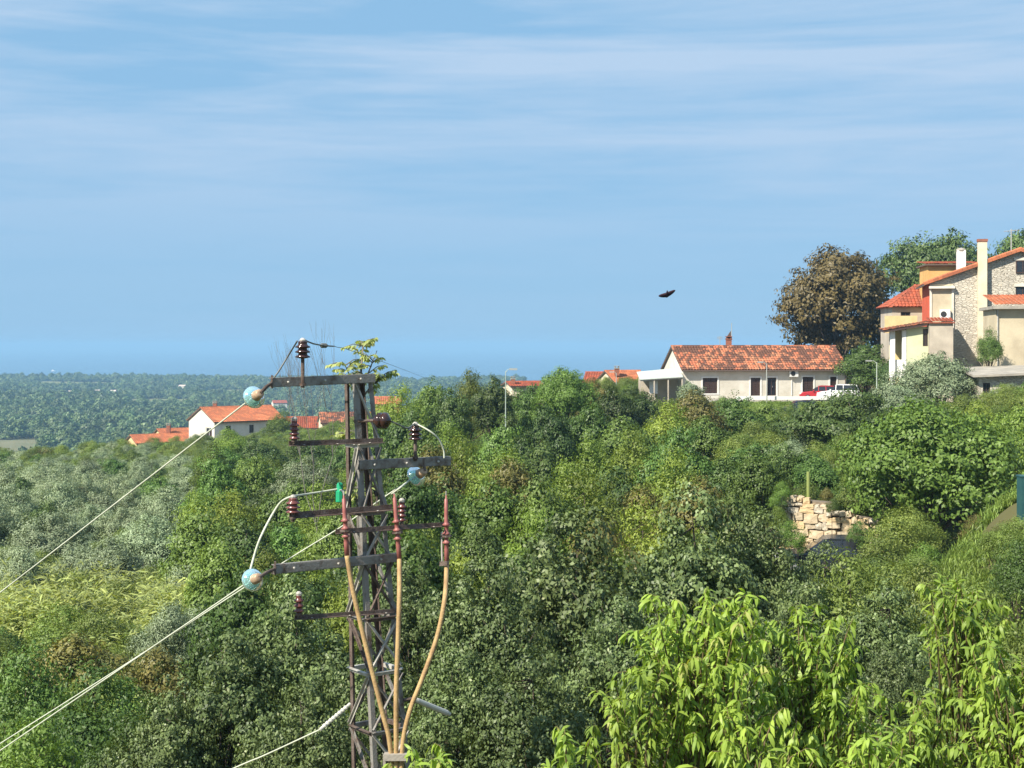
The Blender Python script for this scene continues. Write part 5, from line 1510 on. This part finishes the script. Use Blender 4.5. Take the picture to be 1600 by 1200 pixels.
plant('shrub', 'leafy_bush', 1238, 812, 54, 60, 'green bush in front of the left part of the rubble wall', 'bush', leaf='fig')
plant('shrub', 'weed_clump', 1300, 778, 58.6, 26, 'green weeds growing out of the rubble wall step', 'weeds', leaf='broad', hmin=0.5)
plant('shrub', 'leafy_bush', 1326, 772, 66, 50, 'low green bush behind the rubble wall beside the round tree', 'bush', leaf='fig', hmin=0.6)
plant('shrub', 'leafy_bush', 1530, 826, 42, 70, 'dry yellowish bush on the mound slope', 'bush', leaf='rust', hmin=0.5)
plant('shrub', 'leafy_bush', 1580, 798, 43, 60, 'small reddish-green bush beside the teal cabinet', 'bush', leaf='rust', hmin=0.5)
plant('shrub', 'leafy_bush', 1588, 806, 38, 90, 'pale grassy bush on the mound in front of the teal cabinet', 'bush', leaf='grass', hmin=0.6)
plant('rust', 'red_bush', 1292, 762, 61.5, 26, 'small reddish bush on top of the rubble wall', 'bush', hmin=0.8)
plant('shrub', 'leafy_bush', 1568, 815, 39, 90, 'bright grassy bush on the mound', 'bush', leaf='grass', hmin=0.7)
plant('shrub', 'leafy_bush', 1590, 838, 36, 120, 'dark green bush low on the mound at the right edge', 'bush', leaf='broad', hmin=0.7)
plant('shrub', 'leafy_bush', 1446, 850, 47, 90, 'bright leafy bush at the foot of the mound', 'bush', leaf='fig')
plant('shrub', 'leafy_bush', 1222, 752, 57, 40, 'light green bush at the left end of the rubble wall', 'bush', leaf='fig')
plant('shrub', 'leafy_bush', 1213, 790, 55, 40, 'yellowish sapling in front of the rubble wall', 'bush', leaf='locust')
plant('broad', 'leafy_bush', 1080, 596, 128, 56, 'grey-green bush against the first window of the white house', 'bush', leaf='olive')

# skyline and slope trees, far to near: kind, column, row of the top, distance, width
G1 = 'trees along the ridge skyline'
for kind, u, v, d, w, lab in (
        ('locust', 622, 600, 98, 96, 'yellow-green tree on the skyline just right of the pylon top'),
        ('broad', 668, 598, 104, 86, 'green skyline tree right of the yellow-green one'),
        ('locust', 735, 577, 112, 74, 'tallest feathery skyline tree left of the pale lamp post'),
        ('broad_dark', 700, 604, 100, 90, 'dark skyline tree left of the tallest feathery one'),
        ('broad_dark', 770, 588, 108, 76, 'dark skyline tree directly behind the pale lamp post'),
        ('broad', 828, 600, 112, 80, 'low skyline tree between the lamp post and the bright one'),
        ('fig', 880, 576, 110, 104, 'bright green skyline tree left of the red roofs'),
        ('rust', 925, 592, 116, 64, 'reddish-green skyline tree under the red roofs'),
        ('broad_dark', 960, 604, 104, 100, 'dark tree below the cream house with stepped roof'),
        ('broad_dark', 1012, 612, 106, 84, 'very dark tree below the lean-to shelter'),
        ('rust', 1085, 612, 92, 128, 'brownish-green rounded tree below the white house'),
        ('broad', 1148, 618, 96, 96, 'fresh green tree below the middle doors of the white house'),
        ('broad', 1192, 628, 98, 80, 'green tree left of the grass bank'),
        ('broad_dark', 642, 640, 84, 116, 'dark tree behind the right pylon arm'),
        ('broad', 590, 650, 92, 90, 'green tree seen through the pylon top')):
    plant(kind, 'ridge_tree', u, v, d, w, lab, group=G1)
G2 = 'trees of the slope wood'
SLOPE_MARKS = [(650, 'the right pylon arm'), (735, 'the feathery skyline tree'), (800, 'the lamp post'), (880, 'the bright skyline tree'), (960, 'the cream house'), (1030, 'the lean-to shelter'), (1110, 'the first house window'), (1190, 'the house doors')]
GROVE_MARKS = [(-40, 'the left picture edge'), (60, 'the brown hilltop bushes'), (140, 'the far tan field'), (215, 'the low yellow house'), (300, 'the white orange-roofed house'), (380, 'its orange roof end'), (450, 'the left pin insulators'), (530, 'the left pylon leg')]
def near_mark(marks, u):
    return min(marks, key=lambda q: abs(q[0] - u))[1]
def depth_word(d):
    for lim, w in ((36, 'lowest'), (45, 'second lowest'), (55, 'third lowest'), (66, 'fourth lowest'), (79, 'fifth lowest'), (92, 'sixth lowest'), (105, 'seventh lowest'), (120, 'eighth lowest'), (137, 'ninth lowest'), (156, 'tenth lowest'), (176, 'second highest')):
        if d < lim: return w
    return 'highest'
TONE = {'broad': 'mid-green tree', 'broad_dark': 'dark green tree', 'locust': 'yellow-green tree', 'rust': 'brown-tinged tree', 'olive': 'grey-green olive tree'}
def tree_label(kk, marks, u, d, where):
    return '%s in the %s row of %s, below %s' % (TONE[kk], depth_word(d), where, near_mark(marks, u))
rows = [(86, 642, 690, 1200, 62, 118), (72, 676, 640, 1215, 68, 128), (60, 706, 650, 1200, 72, 138), (50, 738, 640, 1170, 80, 150), (40, 790, 660, 1180, 95, 165), (33, 840, 640, 1200, 110, 180)]
for d, v, u0, u1, st_, w in rows:
    u = u0 + rnd.uniform(0, 30)
    while u < u1:
        kk = rnd.choices(['broad', 'broad_dark', 'locust', 'rust'], [0.31, 0.27, 0.36, 0.06])[0]
        vv = v + rnd.uniform(-16, 26) + (10 if u > 1100 else 0)
        plant(kk, 'slope_tree', u, vv, d * rnd.uniform(0.94, 1.06), w * rnd.uniform(0.8, 1.15), tree_label(kk, SLOPE_MARKS, u, d, 'the wood'), group=G2)
        u += st_ * rnd.uniform(0.75, 1.2)

# left: olive grove, mixed trees behind the pylon
G3 = 'olive trees of the grove'
for u, v, d, w, lab in ((236, 802, 72, 142, 'rounded grey-green olive tree standing above the reeds'), (160, 842, 66, 140, 'wide olive tree just left of the rounded one above the reeds'),
                        (70, 798, 78, 150, 'olive tree at the left edge under the upper conductor'), (275, 935, 44, 130, 'pale grey-green olive tree among the reeds'),
                        (330, 862, 60, 150, 'low silvery olive bush right of the reeds'), (475, 712, 88, 110, 'grey-green willow-like tree behind the pylon arms'), (20, 850, 62, 120, 'dark-shaded olive at the left edge')):
    plant('olive', 'olive_tree', u, v, d, w, lab, group=G3)
for d, v, w, st_ in ((86, 780, 120, 62), (98, 758, 108, 58), (112, 742, 98, 50), (128, 730, 88, 46), (146, 720, 80, 42), (166, 714, 70, 40), (186, 708, 62, 38)):
    u = -70 + rnd.uniform(0, 40)
    while u < 330 + (d - 86) * 0.6:
        if not (250 < u < 420 and d > 160 and v < 716):
            kk = rnd.choices(['olive', 'broad', 'broad_dark'], [0.78, 0.12, 0.10])[0]
            plant(kk, 'olive_tree' if kk == 'olive' else 'grove_tree', u, v + rnd.uniform(-8, 14) - u * 0.018, d * rnd.uniform(0.96, 1.04), w * rnd.uniform(0.75, 1.15),
                  tree_label(kk, GROVE_MARKS, u, d, 'the grove'), group=G3 if kk == 'olive' else 'broadleaf trees among the olives')
        u += st_ * rnd.uniform(0.8, 1.25)
for d, v, u0, u1, w, st_ in ((130, 690, 340, 600, 80, 44), (110, 702, 330, 600, 90, 50), (92, 722, 330, 560, 105, 56), (76, 756, 310, 560, 120, 60), (62, 800, 320, 560, 130, 66), (50, 850, 340, 560, 140, 70), (40, 890, 380, 600, 150, 76)):
    u = u0 + rnd.uniform(0, 20)
    while u < u1:
        kk = rnd.choices(['broad', 'broad_dark', 'locust'], [0.45, 0.22, 0.33])[0]
        plant(kk, 'slope_tree', u, v + rnd.uniform(-14, 16), d * rnd.uniform(0.95, 1.05), w * rnd.uniform(0.8, 1.15), tree_label(kk, GROVE_MARKS, u, d, 'the slope'), group='trees between grove and pylon')
        u += st_ * rnd.uniform(0.75, 1.2)
for u, v, d, w, lab in ((110, 992, 40, 190, 'brownish bush below the reeds at left'), (250, 1015, 36, 150, 'brown-green bush between the reeds and the grey-leaved tree')):
    plant('rust', 'brown_bush', u, v, d, w, lab, 'bush')
plant('locust', 'leafy_bush', 360, 668, 150, 60, 'yellow-green bush in front of the white orange-roofed house', 'bush')
plant('locust', 'leafy_bush', 440, 641, 225, 46, 'yellow-green bush hiding the distant farmhouse wall', 'bush')
plant('broad_dark', 'leafy_bush', 245, 694, 180, 50, 'dark bush in front of the low yellow house', 'bush')
plant('rust', 'leafy_bush', 70, 702, 190, 90, 'brown-green bushes at the top of the olive grove', 'bush')

# near grey-leaved trees
G4 = 'grey-green broadleaf trees around the pylon'
for u, v, d, w, lab in ((1085, 762, 25, 330, 'broad grey-green tree in the centre right, its crown above the bright peach tree'), (905, 800, 24, 330, 'grey-green tree filling the centre of the view'),
                        (765, 872, 22, 250, 'grey-green tree right behind the right-hand cables'), (960, 930, 20.5, 260, 'shaded grey-green tree left of the bright peach tree'),
                        (720, 1010, 19.5, 230, 'grey-green tree beside the white rod insulator'), (840, 1010, 19, 260, 'grey-green tree low in the centre'),
                        (455, 905, 23, 270, 'grey-green tree left of the pylon under the lower insulator'), (345, 985, 22, 280, 'grey-green tree crossed by the double conductor'),
                        (480, 1060, 19, 220, 'grey-green tree low beside the left pylon leg'), (270, 1075, 21.5, 220, 'grey-green tree at the bottom left above the lowest wire'),
                        (600, 1010, 22, 200, 'grey-green tree behind the pylon foot'), (1180, 800, 26, 210, 'grey-green tree left of the rubble wall'),
                        (1240, 900, 22, 200, 'grey-green tree behind the bright peach shoots'), (640, 880, 27, 190, 'green tree behind the middle cables')):
    plant('elm', 'grey_leaved_tree', u, v, d, w, lab, group=G4)
for u, v, d, w, lf, lab in ((1330, 868, 27, 230, 'shrub', 'loose green shrub tree below the rubble wall'), (1400, 905, 23, 230, 'elm', 'dark green shrub tree between the two peach trees'), (1290, 850, 33, 180, 'elm', 'green shrub tree in front of the dark car'),
                        (1540, 905, 24, 220, 'shrub', 'yellow-green shrub tree below the mound'), (1450, 880, 30, 170, 'shrub', 'light green shrub tree left of the mound'), (1610, 960, 20, 200, 'shrub', 'shrub tree at the lower right edge'),
                        (150, 1040, 27, 240, 'broad', 'green shrub tree below the brown bushes at left'), (40, 1010, 30, 200, 'broad', 'dark green shrub tree at the left edge above the conductor'), (60, 1120, 23, 230, 'fig', 'bright green shrub tree in the bottom left corner'),
                        (200, 1120, 22, 200, 'broad', 'green shrub tree at the bottom left below the conductor'), (420, 1140, 19.5, 220, 'elm', 'leafy shrub at the bottom left of the pylon'), (1385, 1010, 17, 150, 'elm', 'dark shrub in the gap between the peach trees'),
                        (1470, 1090, 15, 200, 'shrub', 'shrub at the bottom under the right peach tree')):
    plant('elm' if lf == 'elm' else 'shrub', 'shrub_tree', u, v, d, w, lab, group='shrub trees in front', leaf=lf)

# reeds
def reed_mesh(seed):
    rg = np.random.default_rng(seed); Ps, Ds, Ns, ls, ws, rs = [], [], [], [], [], []
    for k in range(64):
        b = rg.normal(0, 0.5, 2); h = rg.uniform(1.6, 2.9); ln = rg.normal(0, 0.12, 2); c = rg.random()
        Ps.append([b[0], b[1], 0]); Ds.append([ln[0], ln[1], 1]); Ns.append(rg.normal(size=3)); ls.append(h); ws.append(0.035); rs.append(c)
        for q in range(16):
            t = 0.2 + 0.8 * q / 16; a = rg.uniform(0, 6.28)
            Ps.append([b[0] + ln[0] * h * t, b[1] + ln[1] * h * t, h * t]); Ds.append([math.cos(a), math.sin(a), rg.uniform(-0.2, 1.2)]); Ns.append([rg.normal(0, .4), rg.normal(0, .4), 1])
            ls.append(rg.uniform(0.2, 0.42)); ws.append(0.055); rs.append(np.clip(c * 0.6 + rg.random() * 0.4, 0, 1))
    P, D, N = np.array(Ps), np.array(Ds, float), np.array(Ns, float) + 1e-3
    D, N, S = leaf_frames(rg, P, D, N)
    Vv, ff, cc_, rn = lances(P, D, N, S, np.array(ls), np.array(ws), np.array(rs), 0.5)
    return np_mesh('reed_blades', Vv, ff, cc_, rn, L['reed'])
reeds = [reed_mesh(k) for k in range(3)]
for k in range(60):
    d = rnd.uniform(45, 59); u = rnd.uniform(-60, 345)
    if u > 230 and d < 49: d += 6
    x = ux(u, d); o = link_mesh('reed_clump', reeds[k % 3], None, (x, d, ground(x, d)))
    s = rnd.uniform(0.8, 1.25); o.scale = (s * 1.15, s * 1.15, s * 0.95); o.rotation_euler = (0, 0, rnd.uniform(0, 6.28))
    tag(o, 'yellow-green reed clump in the band of reeds on the left slope', 'reeds', 'reed clumps on the left slope')

# feathery tree with pinnate leaves above the top arm, and a bare sapling beside it
def pinnate_tree(u, vtop, d, seed):
    rg = np.random.default_rng(seed); x, y = ux(u, d), d; zg = ground(x, y); H = zv(vtop, d) - zg
    o = empty('feathery_tree', (x, y, zg), 'slender feathery tree with yellowish leaf sprays behind the pylon top', 'tree')
    tm = MB(); tm.tube([(0, 0, -0.4), (0.05, 0, H * 0.4), (-0.1, 0, H * 0.75), (0.1, 0.0, H * 0.97)], [0.09, 0.07, 0.045, 0.015], 7)
    Ps, Ds, Ns, rs = [], [], [], []
    fork = Vector((-0.02, 0, H * 0.84)); stems = [Vector(q) for q in ((0.08, 0, H * 0.97), (-0.42, 0.1, H * 0.925), (0.48, -0.1, H * 0.955), (0.62, 0.2, H * 0.90), (-0.15, -0.3, H * 0.90))]
    for q in stems: tm.tube([fork, fork.lerp(q, 0.5) + Vector((0, 0, 0.08)), q], [0.035, 0.022, 0.010], 5)
    stems += [Vector((0.3, 0.3, H * 0.72)), Vector((-0.4, 0.1, H * 0.78)), Vector((-0.1, -0.4, H * 0.66))]
    for q in stems[5:]: tm.tube([Vector((-0.05, 0, q.z - 0.7)), q], [0.03, 0.01], 5)
    for k in range(84):
        q = stems[k % 8]; fork = Vector((-0.02, 0, H * 0.84)) if k % 8 < 5 else Vector((-0.05, 0, q.z - 0.7)); t = rg.uniform(0.35, 1.0); a = rg.uniform(0, 6.28); st_ = fork.lerp(q, t); ln = rg.uniform(0.22, 0.52)
        tip = st_ + Vector((math.cos(a) * ln, math.sin(a) * ln, rg.uniform(-0.15, 0.8) * ln))
        mid = (st_ + tip) / 2 + Vector((0, 0, 0.14 * ln)); tm.tube([st_, mid, tip], [0.018, 0.011, 0.005], 4)
        c = rg.random()
        for q in range(7):
            s = 0.3 + 0.7 * q / 6; p = st_ * (1 - s) ** 2 + mid * 2 * s * (1 - s) + tip * s * s
            for sd in (-1, 1):
                Ps.append(tuple(p)); Ds.append((-math.sin(a) * sd + 0.5 * math.cos(a), math.cos(a) * sd + 0.5 * math.sin(a), -0.45 + rg.normal(0, 0.2))); Ns.append((rg.normal(0, .4), rg.normal(0, .4), 1)); rs.append(min(1, max(0, c * 0.6 + rg.random() * 0.4)))
    P, D, N = np.array(Ps), np.array(Ds), np.array(Ns)
    D, N, S = leaf_frames(rg, P, D, N); n = len(P)
    Vv, ff, cc_, rn = lances(P, D, N, S, rg.uniform(0.13, 0.20, n), rg.uniform(0.055, 0.08, n), np.array(rs), 0.5)
    link_mesh('trunk', tm.mesh('trunk', M['bark_grey'], (0, 0, 0), True), o); link_mesh('crown', np_mesh('crown', Vv, ff, cc_, rn, L['ailanthus']), o)
pinnate_tree(562, 516, 40, 4)
def bare_tree(u, vtop, d, seed):
    r = random.Random(seed); x, y = ux(u, d), d; zg = ground(x, y); H = zv(vtop, d) - zg; m = MB()
    def grow(p, dr, ln, rad, dep):
        q = p + dr * ln; m.tube([p, (p + q) / 2 + Vector((r.uniform(-.05, .05), r.uniform(-.05, .05), 0)) * ln, q], [rad, rad * 0.85, rad * 0.7], 4, False)
        if dep == 0: return
        for k in range(3 if dep > 1 else 2):
            n = (dr + Vector((r.uniform(-.4, .4), r.uniform(-.4, .4), r.uniform(0.1, .5)))).normalized(); grow(q, n, ln * r.uniform(0.55, 0.8), rad * 0.62, dep - 1)
    grow(Vector((x, y, zg - 0.2)), Vector((0.02, 0, 1)), H * 0.40, 0.035, 5)
    tag(m.build('bare_sapling', M['bark_grey']), 'leafless grey sapling behind the top pylon arm', 'tree')
bare_tree(492, 560, 62, 3)

# peach trees: hanging lance leaves on arching shoots; the foremost leaves are single pieces
def peach(u, vtop, d, wpx, label, seed, nshoot=95, single=0, leaf='peach', ll=0.112):
    rg = np.random.default_rng(seed); x, y = ux(u, d), d; zg = ground(x, y); H = zv(vtop, d) - zg; W = wpx * d / F
    o = empty('peach_tree', (x, y, zg), label, 'tree', 'peach trees in front')
    tm = MB(); tm.tube([(0, 0, -0.4), (0.03, 0, H * 0.2), (0.0, 0.03, H * 0.42)], [0.06, 0.05, 0.04], 7)
    Ps, Ds, Ns, rs = [], [], [], []
    for k in range(nshoot):
        a = rg.uniform(0, 6.28); t = rg.random() ** 0.7; rr = W * 0.5 * math.sqrt(rg.random()) * (1.08 - 0.55 * t ** 2)
        tip = Vector((math.cos(a) * rr, math.sin(a) * rr, H * (0.42 + 0.57 * t) - 0.42 * rr * rr / W))
        a2 = a + rg.normal(0, 1.1); r2 = rr * rg.uniform(0.05, 0.6); st_ = Vector((math.cos(a2) * r2, math.sin(a2) * r2, min(tip.z - 0.05, H * (0.25 + 0.55 * t * rg.uniform(0.75, 1.1))))); dp = rg.uniform(0.35, 1.05)
        mid = Vector(((tip.x + st_.x) * 0.5 + rg.normal(0, 0.10), (tip.y + st_.y) * 0.5 + rg.normal(0, 0.10), max(tip.z, st_.z) + rg.uniform(-0.05, 0.28) * rr)); c = rg.random()
        B = lambda s: st_ * (1 - s) ** 2 + mid * 2 * s * (1 - s) + tip * s * s
        tm.tube([B(s) for s in (0, .3, .6, .85, 1)], [0.010, 0.007, 0.005, 0.003, 0.002], 4)
        L_ = (tip - st_).length; nl = max(12, int(L_ / 0.022))
        for q in range(nl):
            s = 0.22 + 0.78 * (q + rg.random() * 0.5) / nl; p = B(min(s, 1.0)); dr = (B(min(s + 0.02, 1.02)) - B(s - 0.02)).normalized()
            g = q * 2.4 + a + rg.normal(0, 0.7); sd = Vector((math.cos(g), math.sin(g), 0))
            dd_ = dr * 0.35 + sd * 0.75 + Vector((0, 0, -dp + rg.normal(0, 0.42)))
            Ps.append(tuple(p)); Ds.append(tuple(dd_)); Ns.append(tuple(sd * 0.5 + Vector((rg.normal(0, .35), rg.normal(0, .35), 1)))); rs.append(min(1, max(0, 0.45 * c + 0.35 * rg.random() + 0.2 * s)))
    P, D, N, rs = np.array(Ps), np.array(Ds), np.array(Ns), np.array(rs)
    D, N, S = leaf_frames(rg, P, D, N); n = len(P)
    ln = ll * rg.uniform(0.45, 1.2, n); w = ln * rg.uniform(0.18, 0.30, n)
    link_mesh('trunk', tm.mesh('trunk', M['twig'], (0, 0, 0), True), o)
    big = np.zeros(n, bool)
    if single:
        score = P[:, 2] * 0.7 - P[:, 1] * 0.8 + rg.random(n) * 0.35
        big[np.argsort(-score)[:single]] = True
        ms = []
        for q in range(5):                       # five leaf meshes shared by the single leaves
            z3 = np.zeros((1, 3)); X1, Z1, Y1 = np.array([[1., 0, 0]]), np.array([[0, 0, 1.]]), np.array([[0, -1., 0]])
            Vv, ff, cc_, rn = lances(z3, X1, Z1, Y1, np.array([1.0]), np.array([0.235]), np.array([0.15 + 0.2 * q]), 0.5 + 0.1 * q)
            ms.append(np_mesh('leaf', Vv, ff, cc_, rn, L[leaf]))
        for q in np.where(big)[0]:
            lf = link_mesh('leaf', ms[min(4, int(rs[q] * 5))], o)
            mt = Matrix((D[q], -S[q], N[q])).transposed().to_4x4(); mt.translation = Vector(P[q])
            lf.matrix_local = mt @ Matrix.Scale(float(ln[q]), 4)
    k = ~big
    Vv, ff, cc_, rn = lances(P[k], D[k], N[k], S[k], ln[k], w[k], rs[k], 0.65)
    c = link_mesh('crown', np_mesh('crown', Vv, ff, cc_, rn, L[leaf]), o); c['kind'] = 'stuff'
peach(1095, 905, 11.0, 400, 'tall bright green peach tree in the lower centre right', 1, 170, 300)
peach(1265, 935, 11.6, 260, 'bright green peach shoots right of the tall peach tree', 2, 95)
peach(985, 1000, 10.6, 220, 'bright green peach branch left of the tall peach tree', 3, 70)
peach(890, 1095, 10.0, 200, 'low bright peach branch near the bottom centre', 4, 60)
peach(1500, 885, 12.0, 260, 'slender yellow-green peach tree in the lower right', 5, 90)
peach(1580, 985, 11.0, 240, 'bright green peach tree in the bottom right corner', 6, 90)
peach(690, 1165, 9.5, 330, 'bright leafy top at the bottom edge beside the cable clamp', 7, 70)
peach(1180, 1090, 10.2, 330, 'bright green peach foliage along the bottom edge under the tall peach tree', 8, 100)
peach(1420, 1075, 11.5, 240, 'yellowish peach shoots beside the slender peach tree', 10, 70)
peach(1320, 1040, 11.2, 200, 'light green peach shoots low right of the tall peach tree', 11, 60)
peach(1380, 1120, 10.0, 240, 'bright green peach foliage along the bottom edge between the peach trees', 9, 70)

# ------------------------------------------------------------------ neighbours that would share a label: say which one it is
same = {}
for o in list(col.objects):
    if o.parent is None and o.get('label') and o.get('group') and o.name.split('.')[0] in ('slope_tree', 'olive_tree', 'grove_tree'):
        same.setdefault(o['label'], []).append(o)
for lab, obs in same.items():
    if 1 < len(obs) <= 3 and len(lab.split()) < 16:
        obs.sort(key=lambda o: o.location.x / o.location.y)
        for o, w in zip(obs, ('left', 'right') if len(obs) == 2 else ('left', 'middle', 'right')):
            o['label'] = w + ' ' + lab
